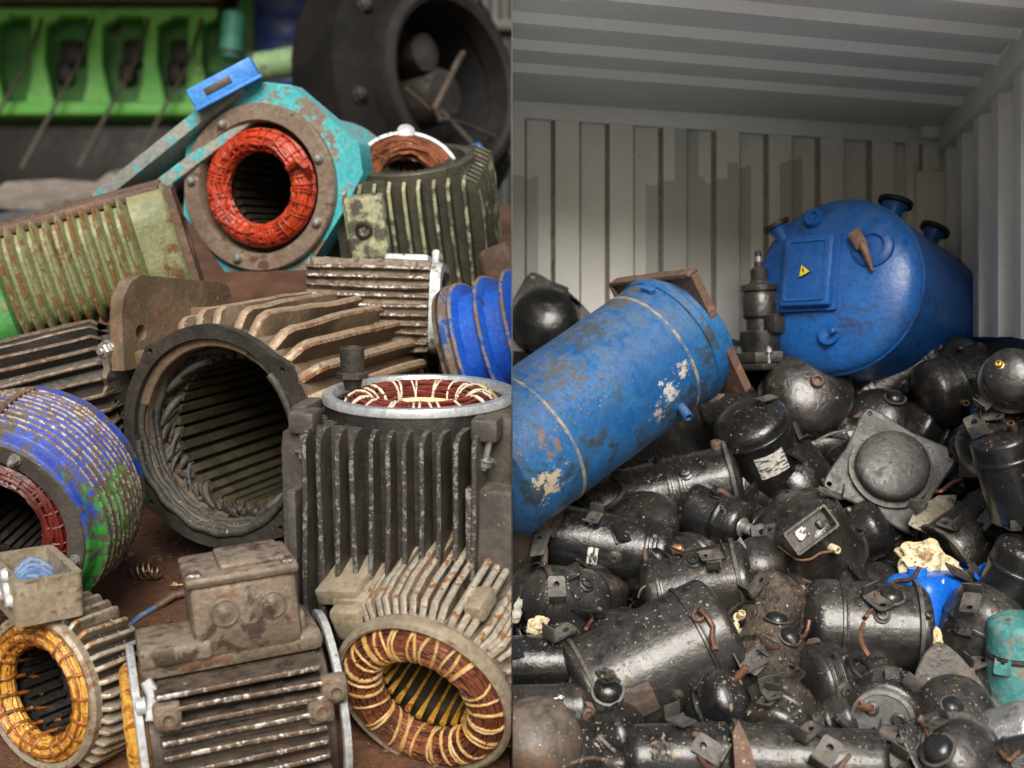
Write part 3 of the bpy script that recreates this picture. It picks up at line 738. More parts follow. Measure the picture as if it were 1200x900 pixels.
lathe(bm, [(24 * s, -20 * s), (26 * s, 0), (24 * s, 4 * s), (20 * s, 5 * s), (19 * s, -4 * s), (.001, -4 * s)], 30, M=T); obj('eye_boss', bm, M['grime_edge'], g)
# blue terminal cover lying on it
Y = 4.85; s = S(1, Y)
t = thing('terminal_cover', 'small bright blue box cover propped on the teal motor', 'cover', P(262, 97, Y), frame(D(118, 15), D(28, 0)), None)
bm = bmesh.new(); rbox(bm, (0, 0, 0), (30 * s, 84 * s, 24 * s), .008, M=Matrix.Rotation(0, 4, 'X')); obj('cover_shell', bm, M['lightblue'], t)
bm = bmesh.new(); rbox(bm, (0, 0, -13 * s), (34 * s, 88 * s, 4 * s), .004); obj('cover_lip', bm, M['lightblue'], t)
bm = bmesh.new(); rbox(bm, (16 * s, -6 * s, 0), (2 * s, 34 * s, 8 * s), .003); obj('name_plate', bm, M['steel_grey'], t)

# --- green / olive ribbed motor on the left
Y = 4.7; s = S(1, Y); R = 68 * s; L = 232 * s
h = thing('electric_motor', 'olive motor with rounded cross ribs, its left end bright green and its top edge rusty', 'motor', P(212, 278, Y), frame(D(17, -9), roll=14), G_M)
bm = bmesh.new()
prof = [(.001, -.0), (R * .92, -.0), (R * .98, -.02), (R * .98, -S(42, Y))]
z = -S(46, Y); nr = 11; st = (L - S(80, Y)) / nr
for i in range(nr):
    prof += [(R * .86, z), (R * .97, z - st * .22), (R * 1.02, z - st * .38), (R * 1.0, z - st * .56), (R * .86, z - st * .70)]; z -= st
prof += [(R * .86, -L * .86)]
ring = lathe(bm, prof, 100, sup=3.6, dent=.006, dsc=5)
zt = set()
for k in range(4, 4 + nr * 5):
    if (k - 4) % 5 == 2: zt.update(ring[k])
for f in bm.faces: f.material_index = 1 if sum(1 for v in f.verts if v in zt) == 2 else 0
obj('ribbed_body', bm, [M['olive'], M['olive_edge']], h, sharp=60)
bm = bmesh.new(); lathe(bm, [(R * .90, -L * .84), (R * 1.06, -L * .85), (R * 1.10, -L * .90), (R * 1.08, -L * 1.04), (R * .9, -L * 1.10), (.001, -L * 1.12)], 80, sup=3.2, dent=.03, dsc=4); obj('end_shield', bm, M['green'], h)
bm = bmesh.new(); rbox(bm, (R * .05, R * .92, -L * .42), (R * 1.3, .035, L * .80), .01); obj('rusty_foot', bm, M['rustplate'], h)
bm = bmesh.new()
plate2d(bm, [(-R * .85, -R * .9), (R * .7, -R * .9), (R * .8, -R * .1), (R * .6, R * .2), (R * .64, R * .86), (-R * .8, R * .9)], [circle(0, 0, R * .4, 30)], .03, Matrix.Translation((0, 0, .012))); obj('front_flange', bm, M['rustplate'], h)

M['l_edge'] = worn('dull brown edge', (.13, .095, .065), (.22, .165, .115), (.12, .06, .03), .52, .08, .5, .1, 9, .4)
# --- brown long-finned motor under it
Y = 4.35; s = S(1, Y); R = 62 * s; L = 215 * s
l = thing('electric_motor', 'dark brown motor with long lengthwise fins, lying behind the blue and green drum', 'motor', P(156, 437, Y), frame(D(15, -12), roll=0), G_M)
bm = bmesh.new(); tubebody(bm, R * .95, R * .6, 0, -L); cap(bm, lathe(bm, [(R * .6, -.02), (.001, -.02)], 30)[-1]); obj('housing', bm, M['iron_dark'], l)
bm = bmesh.new(); radial_fins(bm, R * .94, R * .24, -.02, -L, [R_(q) for q in range(0, 360, 15)], .017, .05, .03, .004); obj('cooling_fins', bm, [M['iron_dark'], M['l_edge']], l)

# --- upright olive motor, upper right
Y = 5.0; s = S(1, Y); R = 74 * s; L = 262 * s
i_ = thing('electric_motor', 'upright dirty yellow green motor with straight fins and copper winding under a pale hoop rim', 'motor', P(484, 183, Y), frame(D(96, 24), (-.10, 1, 0), roll=-14), G_M)
bm = bmesh.new(); tubebody(bm, R * .97, R * .82, -.01, -L); obj('housing', bm, M['yolive_dark'], i_)
bm = bmesh.new(); quad_fins(bm, R * .97, R * 1.16, -.03, -L, 9, .016, sides=(3, 0, 2), span=.95, ch=.03, chip=.004); obj('cooling_fins', bm, [M['yolive_dark'], M['yolive']], i_)
bm = bmesh.new(); rbox(bm, (-R * .62, -R * 1.10, -L * .48), (R * .60, R * .28, L * .80), .012); obj('terminal_base', bm, M['yolive'], i_)
for q in (-.22, -.38, -.50):
    bm = bmesh.new(); lathe(bm, [(.035, 0), (.032, .01), (.024, .011), (.02, -.02), (.0005, -.02)], 16, M=Matrix.Translation((-R * .66, -R * 1.242, L * q)) @ Matrix.Rotation(PI / 2, 4, 'X')); obj('cable_gland', bm, M['iron_dark'], i_)
TI = i_.matrix_basis.inverted() @ (Matrix.Translation(P(477, 206, 4.97)) @ frame(D(75, 62)).to_4x4())
bm = winding_bm(S(44, 5), S(13, 5), -.02, 16, .009, 80, 1.2, .3, 41); bm.transform(TI)
w = obj('winding', bm, M['copper_dull'], i_, sharp=60)
bm = bmesh.new(); lathe(bm, [(S(57, 5), -.05), (S(58, 5), .01), (S(62, 5), .012), (S(64, 5), .0), (S(63, 5), -.05)], 80, closed=True, M=TI); hp = obj('rim_ring', bm, M['pale_rim'], i_)
bm = bmesh.new(); lathe(bm, [(.035, -.03), (.035, .02), (.022, .03), (.0005, .032)], 16, M=TI @ Matrix.Translation((0, S(60, 5), 0))); obj('boss', bm, M['pale_rim'], hp)
bm = bmesh.new(); lathe(bm, [(S(62, 5), -.04), (S(60, 5), -.30)], 60, M=TI); obj('ring_sleeve', bm, M['yolive_dark'], i_)
obj('stator_core', core_bm(R * .42, R * .82, -.03, -L * .8, 24), [M['lam'], M['copper_dull']], i_)

# --- pale grey motor with level fins, behind the brown one
Y = 4.62; s = S(1, Y); R = 50 * s; L = 150 * s
j = thing('electric_motor', 'pale grey motor with level fins and white end rim, behind the large brown motor', 'motor', P(516, 362, Y), frame(D(-2, 4), roll=0), G_M)
bm = bmesh.new(); tubebody(bm, R * .92, R * .8, 0, -L); obj('housing', bm, M['grime'], j)
bm = bmesh.new(); quad_fins(bm, R * .92, R * 1.06, -.02, -L, 9, .014, sides=(0, 1, 2, 3), span=.92, ch=.006, chip=.004); obj('cooling_fins', bm, [M['grime'], M['grime_edge']], j)
bm = bmesh.new(); lathe(bm, [(R * .80, -.02), (R * .85, .02), (R * 1.04, .016), (R * 1.06, -.02)], 70, closed=True, sup=4); obj('end_rim', bm, M['pale_rim'], j)
bm = bmesh.new(); rbox(bm, (-R * .1, R * 1.04, -.12), (.10, .06, .16), .012); rbox(bm, (.06, R * 1.10, -.03), (.03, .10, .03), .01); obj('lifting_lug', bm, M['pale_rim'], j)

# --- blue ring-finned motor, right edge
Y = 4.45; s = S(1, Y); R = 74 * s; L = 190 * s
k_ = thing('electric_motor', 'vivid blue motor with curved fins rubbed to bare metal along their edges', 'motor', P(541, 408, Y), frame(D(194, -18)), G_M)
bm = bmesh.new()
prof = [(R * .6, 0), (R * .92, 0), (R * .99, -.02)]; z = -.035; nr = 6; st = L / nr
for q in range(nr): prof += [(R * .80, z), (R * .96, z - st * .12), (R * 1.0, z - st * .2), (R * .96, z - st * .28), (R * .80, z - st * .4)]; z -= st
ring = lathe(bm, prof, 90, sup=2.6)
zt = set()
for q in range(3, 3 + nr * 5):
    if (q - 3) % 5 == 2: zt.update(ring[q])
zt.update(ring[2])
for f in bm.faces: f.material_index = 1 if sum(1 for v in f.verts if v in zt) == 2 else 0
obj('finned_drum', bm, [M['blue'], M['blue_edge']], k_, sharp=60)
bm = bmesh.new(); lathe(bm, [(R * .6, .0), (R * .62, .012), (R * .93, .012), (R * .96, -.004)], 80, sup=2.6); cap(bm, lathe(bm, [(R * .62, -.02), (.001, -.02)], 30)[-1]); obj('front_flange', bm, M['brown_rim'], k_)
# rusty scrap casting behind it
r = thing('scrap_casting', 'rusty orange brown casting lump wedged beside the blue finned motor', 'casting', P(594, 322, 4.8), frame(D(20, 20)), None)
bm = bmesh.new(); rbox(bm, (0, 0, 0), (.16, .22, .14), .03, seg=3); lathe(bm, [(.07, .05), (.075, .10), (.05, .105), (.045, .02)], 20); obj('casting_body', bm, M['rustplate'], r)
r2 = thing('scrap_casting', 'dark cast end shield leaning in the shadow under the upright olive motor', 'casting', P(560, 372, 5.0), frame(D(160, 40)), None)
bm = bmesh.new(); lathe(bm, [(.06, .03), (.07, .05), (.16, .02), (.20, -.02), (.19, -.06), (.06, -.04)], 40, closed=True); obj('casting_body', bm, M['iron_black'], r2)

M['iron_blk2'] = worn('shade-blackened casting rim', (.016, .014, .012), (.030, .025, .021), (.05, .03, .018), .6, .1, .55, .1, 3, .4, spec=.3)
M['iron_blk1'] = worn('shade-blackened casting', (.005, .0045, .004), (.010, .0085, .0075), (.022, .013, .009), .62, .1, .75, .0, 3, .4, spec=.15)  # near black colour stands in for shade on the casing
# --- huge dark casing, back right
Y = 8.0; s = S(1, Y)
m_ = thing('machine_casing', 'huge dark cast machine casing with a big round opening full of cables', 'casing', P(518, 98, Y), frame(D(5, 41)), None)
R = 100 * s
bm = bmesh.new(); lathe(bm, [(R * .93, -.05), (R * .98, .10), (R * 1.06, .12), (R * 1.14, .08), (R * 1.18, .02), (R * 1.42, -.03), (R * 1.55, -.08), (R * 1.60, -.2), (R * 1.60, -.42), (R * 1.4, -.5), (.01, -.5)], 110, dent=.006); obj('casing_body', bm, M['iron_blk1'], m_)
bm = bmesh.new(); lathe(bm, [(R * .92, -.04), (R * .93, .115), (R * 1.0, .135), (R * 1.08, .122), (R * 1.10, .09)], 110); obj('opening_rim', bm, M['iron_blk2'], m_)
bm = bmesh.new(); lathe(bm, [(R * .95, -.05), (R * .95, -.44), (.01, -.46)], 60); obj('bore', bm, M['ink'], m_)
bm = bmesh.new(); lathe(bm, [(.001, .04), (R * .26, .03), (R * .33, -.06), (R * .36, -.4)], 40, dent=.10, dsc=3, M=Matrix.Translation((R * .20, -R * .05, -.1))); lathe(bm, [(.001, .04), (R * .22, .02), (R * .25, -.3)], 30, dent=.12, dsc=3, M=Matrix.Translation((-R * .05, R * .40, -.12))); obj('rotor_end', bm, M['iron_dark'], m_)
for pts, rad, mt in (([(R * .35, R * .42, .02), (R * .1, R * .25, .10), (-R * .22, -R * .12, .15), (-R * .42, -R * .42, .14), (-R * .38, -R * .55, .16), (-R * .2, -R * .52, .15)], .020, 'grime_shaded'),
                      ([(-R * .30, -R * .42, .13), (-R * .1, -R * .6, .16), (R * .02, -R * .75, .2), (R * .12, -R * .95, .22)], .018, 'grime_shaded'),
                      ([(-R * .7, -R * .2, .05), (-R * .35, -R * .45, .1), (R * .2, -R * .5, .1), (R * .8, -R * .55, .06)], .012, 'grime_shaded')):
    bm = bmesh.new(); tube(bm, pts, rad, 8); obj('cable', bm, M[mt], m_)
bm = bmesh.new(); tube(bm, [(R * .06, -R * .82, .20), (R * .14, -R * 1.02, .24)], .055, 10); obj('cable_cap', bm, M['lightblue'], m_)
for q in range(15, 375, 45):
    bm = bmesh.new(); bolt(bm, Matrix.Translation((R * 1.34 * math.cos(R_(q)), R * 1.34 * math.sin(R_(q)), -.01)), .04, .03); obj('bolt', bm, M['iron_dark'], m_)
cut(m_, -1)

# --- green machine far back
Y = 14.0; s = S(1, Y)
n_ = thing('green_machine', 'green machine frame with flared uprights and openings painted black, far back in the yard', 'machine', P(110, 145, Y), frame((0, 0, 1), (0, 1, 0), roll=0), None)
bm = bmesh.new(); rbox(bm, (-12 * s, .25, 74 * s), (330 * s, .12, 140 * s), .03); obj('back_panel', bm, M['green_d'] if 'green_d' in M else M.setdefault('green_d', worn('deep green paint', (.05, .24, .05), (.09, .32, .09), (.08, .06, .04), .6, .1, .5, 0, 1.5, .4)), n_)
bm = bmesh.new(); rbox(bm, (-12 * s, -.0, 141 * s), (330 * s, .5, 8 * s), .03); obj('top_rail', bm, M['grime'], n_)
bm = bmesh.new(); rbox(bm, (-12 * s, .0, 128 * s), (320 * s, .25, 10 * s), .03); rbox(bm, (-12 * s, -.05, 14 * s), (320 * s, .3, 16 * s), .04); M['green_m'] = worn('machine green paint', (.13, .55, .08), (.22, .66, .14), (.16, .18, .08), .6, .1, .5, 0, 1.3, .3)
obj('cross_rail', bm, M['green_m'], n_)
for x, tp in ((-118, 1), (-60, 1), (6, 1), (70, .9), (122, .8)):
    bm = bmesh.new()
    ol = [(-9, 0), (-16, 8), (-8, 40), (-7, 120), (26, 122), (24, 112), (8, 104), (7, 60), (16, 20), (22, 0)]
    T = Matrix(((1, 0, 0, x * s), (0, 0, -1, -.06), (0, 1, 0, 8 * s), (0, 0, 0, 1)))
    plate2d(bm, [(p * s, q * s) for p, q in ol], [], .14, T); obj('upright', bm, M['green_m'], n_)
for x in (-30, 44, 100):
    bm = bmesh.new(); rbox(bm, (x * s, .12, 86 * s), (26 * s, .16, 30 * s), .05); rbox(bm, (x * s - 8 * s, .12, 62 * s), (20 * s, .16, 26 * s), .05); obj('opening_shade', bm, M['ink'], n_)  # solid black blocks paint the shade inside the openings
for x in (-90, -30, 34, 96):
    bm = bmesh.new(); tube(bm, [(x * s + 34 * s, -.12, 120 * s), (x * s + 22 * s, -.3, 60 * s), (x * s - 4 * s, -.4, 5 * s), (x * s - 34 * s, -.5, -60 * s)], .022, 8); obj('hose', bm, M['yolive_dark'], n_)
bm = bmesh.new(); rbox(bm, (-12 * s, .2, -35 * s), (320 * s, .3, 74 * s), .05); obj('base', bm, M['iron_black'], n_)
for px, py, Yc, rr, ln, th, ph, mt, lab, nm, cat in (
        (374, 34, 10.5, 15, 68, 90, 0, 'mintp', 'mint green upright pipe with a collar beside the dark casing', 'mint_pipe', 'pipe'),
        (272, 42, 13, 13, 58, 85, 0, 'tealp', 'short teal post at the end of the green machine', 'teal_post', 'post'),
        (322, 76, 11, 17, 62, 5, 15, 'greenp', 'pale green pipe lying behind the teal motor', 'green_pipe', 'pipe')):
    if mt not in M:
        M[mt] = {'mintp': worn('mint paint', (.15, .42, .28), (.20, .50, .34), (.1, .2, .14), .62, .08, .5, 0, 3, .2), 'tealp': worn('teal green post', (.05, .30, .20), (.07, .36, .25), None, rough=.5, scale=3, bump=.2), 'greenp': worn('pale green pipe paint', (.15, .27, .12), (.22, .34, .17), (.1, .09, .06), .6, .08, .5, 0, 3, .3)}[mt]
    sc = S(1, Yc); o = thing(nm, lab, cat, P(px, py, Yc), frame(D(th, ph)), None)
    bm = bmesh.new(); rg_ = lathe(bm, [(rr * sc * .6, -ln / 2 * sc), (rr * sc, -ln / 2 * sc + .03), (rr * sc, -.02), (rr * sc * .93, -.015), (rr * sc * .93, .015), (rr * sc, .02), (rr * sc, ln / 2 * sc - .03), (rr * sc * .6, ln / 2 * sc)], 30); cap(bm, rg_[0]); cap(bm, rg_[-1]); obj('tube', bm, M[mt], o)
    bm = bmesh.new(); lathe(bm, [(rr * sc * 1.12, -ln * .40 * sc), (rr * sc * 1.14, -ln * .36 * sc), (rr * sc * 1.12, -ln * .32 * sc)], 30); obj('collar', bm, M['iron_dark'], o)
M['navy'] = worn('navy blue paint', (.012, .03, .12), (.02, .045, .17), (.03, .03, .04), .6, .08, .5, 0, 2, .3)
o = thing('blue_drum', 'dark blue drum in the shade behind the green pipes', 'drum', P(338, 60, 13.5), frame((0, 0, 1)), None)
sc = S(1, 13.5); bm = bmesh.new(); pr = [(.001, -75 * sc), (38 * sc, -75 * sc), (40 * sc, -60 * sc)]
for q in range(-50, 60, 25): pr += [(40 * sc, q * sc), (42 * sc, q * sc + .03), (40 * sc, q * sc + .06)]
pr += [(40 * sc, 75 * sc), (36 * sc, 75 * sc), (36 * sc, 72 * sc), (.001, 72 * sc)]; lathe(bm, pr, 40); obj('drum_shell', bm, M['navy'], o)
bm = bmesh.new(); lathe(bm, [(6 * sc, 72 * sc), (6 * sc, 78 * sc), (.001, 78 * sc)], 12, M=Matrix.Translation((18 * sc, 0, 0))); obj('bung', bm, M['iron_dark'], o)
o = thing('green_machine', 'dark green leaning chute behind the blue drum', 'machine', P(305, 22, 14.2), frame(D(65, 0)), None)
bm = bmesh.new(); rbox(bm, (0, 0, 0), (.5, .3, 1.6), .03); rbox(bm, (.27, 0, 0), (.06, .4, 1.6), .02); rbox(bm, (-.27, 0, 0), (.06, .4, 1.6), .02); obj('chute', bm, M['green_d'], o)
# slabs of scrap on the bank behind
for px, py, Yc, w_, d__, lab, mt in ((60, 228, 9.2, 170, .5, 'flat pale brown scrap plate lying on the bank below the green machine', 'mudslab'), (165, 214, 10.5, 110, .6, 'smaller pale scrap plate beside the foot rails of the teal motor', 'mudslab'), (30, 262, 7.6, 120, .35, 'dark bluish scrap plate half buried just behind the olive motor', 'bluslab')):
    if mt not in M: M[mt] = worn('dusty plate', (.17, .14, .115), (.27, .225, .19), (.10, .08, .06), .58, .1, .8, 0, 3, .8) if mt == 'mudslab' else worn('slate plate', (.06, .07, .08), (.10, .11, .12), (.10, .08, .06), .58, .1, .8, 0, 3, .8)
    sc = S(1, Yc); bm = bmesh.new(); rg = random.Random(px)
    ol = [(w_ * sc * .5 * math.cos(a_2) * rg.uniform(.8, 1.05), d__ * math.sin(a_2) * rg.uniform(.8, 1.1)) for a_2 in [2 * PI * q / 14 for q in range(14)]]
    plate2d(bm, ol, [], .05, warp=lambda x, y: .05 * noise.noise(Vector((x * 2, y * 2, px))))
    o = obj('scrap_plate', bm, M[mt], None, M=Matrix.Translation(P(px, py, Yc)) @ Matrix.Rotation(R_(18), 4, 'X')); tag(o, lab, 'scrap plate')

# --- small loose pieces on the dirt
def gz(x, y):   # the bank rises away from the viewer
    K = [(1.5, -.1), (2.9, -.06), (3.2, .02), (3.55, .19), (4.2, .54), (5.0, .95), (7.0, 1.85), (9, 2.25), (14, 3.15), (30, 5), (60, 6)]
    for (a, b_), (c_, d__) in zip(K, K[1:]):
        if y <= c_:
            u = max(0, (y - a) / (c_ - a)); z_ = b_ + (d__ - b_) * u; break
    else: z_ = 6
    fall = min(1, max(0, (x + 7.5) / 3.0)); 
    return z_ * fall * fall * (3 - 2 * fall) + .02 * noise.noise(Vector((x * 5, y * 5, 0))) + .008 * noise.noise(Vector((x * 19, y * 19, 3)))
def onbank(px, py):
    lo, hi = 2.6, 6.0
    for _ in range(40):
        m = (lo + hi) / 2; p = P(px, py, m)
        if p.z > gz(p.x, p.y): lo = m
        else: hi = m
    return P(px, py, lo)
p = onbank(171, 678); s = S(1, p.y)
bm = bmesh.new(); pts = [(11 * s * math.cos(q * .5), 11 * s * math.sin(q * .5), (q - 24) * .62 * s) for q in range(0, 50)]
tube(bm, pts, 1.7 * s, 7); o = obj('coil_spring', bm, M['spring'], None, M=Matrix.Translation(p + Vector((0, 0, 10 * s))) @ frame(D(12, 20)).to_4x4()); tag(o, 'small brassy coil spring lying on the red brown dirt', 'spring')
for (a, b_, rad, mt, lab, nm) in (((128, 757), (196, 708), 3.5, 'rod_blue', 'thin blue insulated rod lying across the dirt', 'wire'), ((182, 716), (226, 700), 5, 'rustplate', 'short rusty round bar on the dirt next to the blue rod', 'metal_bar'), ((120, 762), (146, 742), 3, 'grime', 'stub of bare grey rod at the near end of the blue rod', 'metal_bar')):
    p0, p1 = onbank(*a), onbank(*b_); up = Vector((0, 0, S(rad, 3.5)))
    bm = bmesh.new(); mid = p0.lerp(p1, .5) + up * 1.5 + Vector((0, 0, .012))
    tube(bm, [p0 + up, mid, p1 + up * 1.6], S(rad, 3.6), 8); o = obj(nm, bm, M[mt]); tag(o, lab, 'wire' if nm == 'wire' else 'bar')
for o in (d, e, k_, i_, r, r2): cut(o, -1)

for k_2, (px, py, lab) in enumerate(((152, 742, 'small steel bolt lying on the dirt below the blue rod'), (140, 810, 'rusty steel nut and bolt on the dirt between the two front left motors'), (206, 690, 'dull bolt lying on the dirt beside the spring'))):
    p = onbank(px, py); o = thing('bolt', lab, 'bolt', p + Vector((0, 0, .012)), frame(D(40 + 70 * k_2, 20)), None); bm = bmesh.new(); bolt(bm, Matrix.Identity(4), .013, .011, .05); obj('shank', bm, M[('bolt', 'rustplate', 'spring')[k_2]], o)
# --- the yard
bm = bmesh.new()
xs = [-9 + .06 * q for q in range(0, 0)]
gx = [-9, -8, -7, -6, -5, -4.2, -3.6, -3.2] + [-3.0 + .035 * q for q in range(86)]; gx = [x for x in gx if x < -.006] + [-.006]
gy = [1.5, 2.0, 2.4, 2.6] + [2.7 + .03 * q for q in range(75)] + [5.0 + .1 * q for q in range(41)] + [9.5, 10.5, 12, 14, 17, 22, 30, 45, 60]
V = [[bm.verts.new((x, y, gz(x, y))) for x in gx] for y in gy]
for a in range(len(gy) - 1):
    for b_ in range(len(gx) - 1): bm.faces.new((V[a][b_], V[a][b_ + 1], V[a + 1][b_ + 1], V[a + 1][b_]))
tag(obj('dirt_bank', bm, M['dirt'], None, sharp=180), kind='structure')
bm = bmesh.new()
q = [bm.verts.new(v) for v in ((-400, -200, -.16), (400, -200, -.16), (400, 900, -.16), (-400, 900, -.16))]; bm.faces.new(q)
tag(obj('ground', bm, M['mud'], None), kind='structure')
bm = bmesh.new(); rg = random.Random(11)
for q in range(2600):
    x = rg.uniform(-2.2, -.05); y = rg.uniform(2.9, 4.6); z = gz(x, y); sz = rg.choice((.003, .004, .005, .007, .010, .014)) * rg.uniform(.7, 1.2)
    T = Matrix.Translation((x, y, z + sz * .2)) @ Matrix.Rotation(rg.uniform(0, 6), 4, 'Z') @ Matrix.Rotation(rg.uniform(-.5, .5), 4, 'X')
    vs = [bm.verts.new(T @ Vector((a * sz * rg.uniform(.6, 1.3), b_ * sz * rg.uniform(.6, 1.3), c_ * sz * .6))) for a, b_, c_ in ((1, 0, 0), (-1, 0, 0), (0, 1, 0), (0, -1, 0), (0, 0, 1), (0, 0, -1))]
    for A_, B_, C_ in ((0, 2, 4), (2, 1, 4), (1, 3, 4), (3, 0, 4), (2, 0, 5), (1, 2, 5), (3, 1, 5), (0, 3, 5)): bm.faces.new((vs[A_], vs[B_], vs[C_]))
tag(obj('gravel', bm, M['dirt_bits'] if 'dirt_bits' in M else M.setdefault('dirt_bits', worn('dirt crumbs', (.10, .06, .035), (.20, .14, .10), (.28, .24, .19), .6, .1, .8, 0, 4, .4)), None, sharp=10), kind='stuff')
# dark shed wall closing the yard behind the machines
wl = thing('shed_wall', 'dark ribbed shed wall behind the green machine, plus an unseen added shade canopy', 'shed', (-6, 16.5, 2.6), None, None)
bm = bmesh.new(); n = 280; prev = None
for q in range(n + 1):
    x = -8 + 17.5 * q / n; dy = (.0, .0, .05, .05)[q % 4]
    if x > 9.2: break
    cur = (bm.verts.new((x, dy, 0)), bm.verts.new((x, dy, 4.6)))
    if prev: bm.faces.new((prev[0], cur[0], cur[1], prev[1]))
    prev = cur
obj('cladding', bm, M.setdefault('shed', worn('dark shed sheet', (.022, .024, .02), (.04, .042, .034), (.06, .04, .03), .6, .1, .6, 0, 1, .3)), wl)
bm = bmesh.new(); rbox(bm, (.6, -.06, 3.2), (17, .1, .14), .02); obj('wall_rail', bm, M['iron_dark'], wl)

bm = bmesh.new(); rbox(bm, (-1.2, -3.1, 3.3), (13, 6.2, .06), 0)  # unseen canopy added to shade the background machines
for q in range(8): rbox(bm, (-7.2 + q * 1.65, -3.1, 3.18), (.10, 6.1, .16), .01)
obj('shade_canopy', bm, M['shed'], wl)
for q in (-7.4, -4.5):
    bm = bmesh.new(); rbox(bm, (q, -5.9, .4), (.16, .16, 5.6), .02); obj('post', bm, M['iron_dark'], wl)  # unseen posts added under the shade canopy
# ================================================================== RIGHT: shipping container full of scrap compressors
TL = P(600, 118, 5.2); TR = P(1105, 152, 5.45)
UW = Vector((TR.x - TL.x, TR.y - TL.y, 0)); WW = UW.length; UN = UW.normalized(); NB = Vector((-UN.y, UN.x, 0))   # NB points out of the back
DS = Vector((-.167, -1, 0)).normalized()
def wall_mat(name, c1, c2, pitch, axis, gz0, gzr, frac):
    m = worn(name, c1, c2, (.23, .20, .16), .69, .06, .55, 0, 3, .12, spec=.3, speck=(.17, .155, .13), st=.745, fine=28, grain=.07, dust=None)
    nt = m.node_tree; N = nt.nodes; L_ = nt.links; bs = N['Principled BSDF']
    tc = N.new('ShaderNodeTexCoord'); sx = N.new('ShaderNodeSeparateXYZ'); L_.new(tc.outputs['Object'], sx.inputs[0])
    dv = N.new('ShaderNodeMath'); dv.operation = 'DIVIDE'; L_.new(sx.outputs[axis], dv.inputs[0]); dv.inputs[1].default_value = pitch
    fl = N.new('ShaderNodeMath'); fl.operation = 'FLOOR'; L_.new(dv.outputs[0], fl.inputs[0])
    wn = N.new('ShaderNodeTexWhiteNoise'); wn.noise_dimensions = '1D'; L_.new(fl.outputs[0], wn.inputs['W'])
    sc = N.new('ShaderNodeSeparateColor'); L_.new(wn.outputs['Color'], sc.inputs[0])
    th = N.new('ShaderNodeMath'); th.operation = 'MULTIPLY_ADD'; L_.new(sc.outputs[0], th.inputs[0]); th.inputs[1].default_value = gzr; th.inputs[2].default_value = gz0
    nn = N.new('ShaderNodeTexNoise'); nn.inputs['Scale'].default_value = 11; L_.new(tc.outputs['Object'], nn.inputs['Vector'])
    th2 = N.new('ShaderNodeMath'); th2.operation = 'MULTIPLY_ADD'; L_.new(nn.outputs['Fac'], th2.inputs[0]); th2.inputs[1].default_value = .14; L_.new(th.outputs[0], th2.inputs[2])
    lt = N.new('ShaderNodeMath'); lt.operation = 'LESS_THAN'; L_.new(sx.outputs['Z'], lt.inputs[0]); L_.new(th2.outputs[0], lt.inputs[1])
    on = N.new('ShaderNodeMath'); on.operation = 'LESS_THAN'; L_.new(sc.outputs[1], on.inputs[0]); on.inputs[1].default_value = frac
    ml = N.new('ShaderNodeMath'); ml.operation = 'MULTIPLY'; L_.new(lt.outputs[0], ml.inputs[0]); L_.new(on.outputs[0], ml.inputs[1])
    src = bs.inputs['Base Color'].links[0].from_socket
    x = N.new('ShaderNodeMix'); x.data_type = 'RGBA'; L_.new(ml.outputs[0], x.inputs['Factor']); L_.new(src, x.inputs[6]); x.inputs[7].default_value = (.50, .505, .485, 1)
    L_.new(x.outputs[2], bs.inputs['Base Color'])
    return m
M['wall_c'] = wall_mat('cream container paint with grey patches', (.73, .735, .69), (.79, .79, .75), .113, 'X', -.5, .75, .55)
M['wall_s'] = wall_mat('grey container side paint', (.68, .68, .64), (.75, .745, .71), .18, 'Y', -.6, .5, .3)
M['wall_r'] = worn('cream rail paint', (.76, .76, .71), (.80, .80, .76), (.28, .25, .2), .68, .06, .55, 0, 4, .12, speck=(.2, .18, .15), st=.74, fine=40, grain=.07)
M['roof_c'] = worn('grey roof sheet', (.62, .63, .61), (.67, .68, .66), (.40, .22, .21), .69, .06, .6, 0, 2, .10, spec=.25, grain=.06)
M['roof_l'] = worn('pale rib paint with painted light', (.80, .79, .75), (.84, .83, .80), (.5, .48, .44), .69, .06, .5, 0, 3, .08, grain=.05)  # paler than the roof, door light painted on the rib slopes
ct = thing('shipping_container', 'pale grey corrugated shipping container, its open inside filled with scrap compressors', 'container', (TL.x, TL.y, 0), frame((0, 0, 1), NB), None)
CI = ct.matrix_basis.inverted()
# back wall (local: x along the wall, y out of the back)
bm = bmesh.new(); prof = [(0, 0)]; x = .052
while x < WW - .09:
    prof += [(x, 0), (x + .014, .034), (x + .099, .034), (x + .113, 0)]; x += .226
    prof[-4:] = [(x - .226, 0), (x - .226 + .014, .034), (x - .226 + .113, .034), (x - .226 + .127, 0)]
prof.append((WW - .02, 0))
def ztop(x): return TL.z + (TR.z - TL.z) * x / WW
prev = None
for x, y in prof:
    cur = [bm.verts.new((x, y, z)) for z in (0, .6, 1.2, 1.8, ztop(x) - .066)]
    if prev:
        for q in range(4):
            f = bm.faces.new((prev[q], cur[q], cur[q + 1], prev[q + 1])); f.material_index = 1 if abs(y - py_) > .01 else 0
    py_ = y
    prev = cur
M['groove_shade'] = worn('shade-painted corrugation slope', (.30, .295, .26), (.38, .37, .33), (.2, .18, .15), .6, .1, .6, 0, 4, .2)  # darker colour paints shade on the corrugation slopes
o = obj('back_wall', bm, [M['wall_c'], M['groove_shade']], ct, sharp=20); o.location = (0, 0, 0)
for v in o.data.vertices: v.co.z -= 2.05
o.location = (0, 0, 2.05)
bm = bmesh.new()
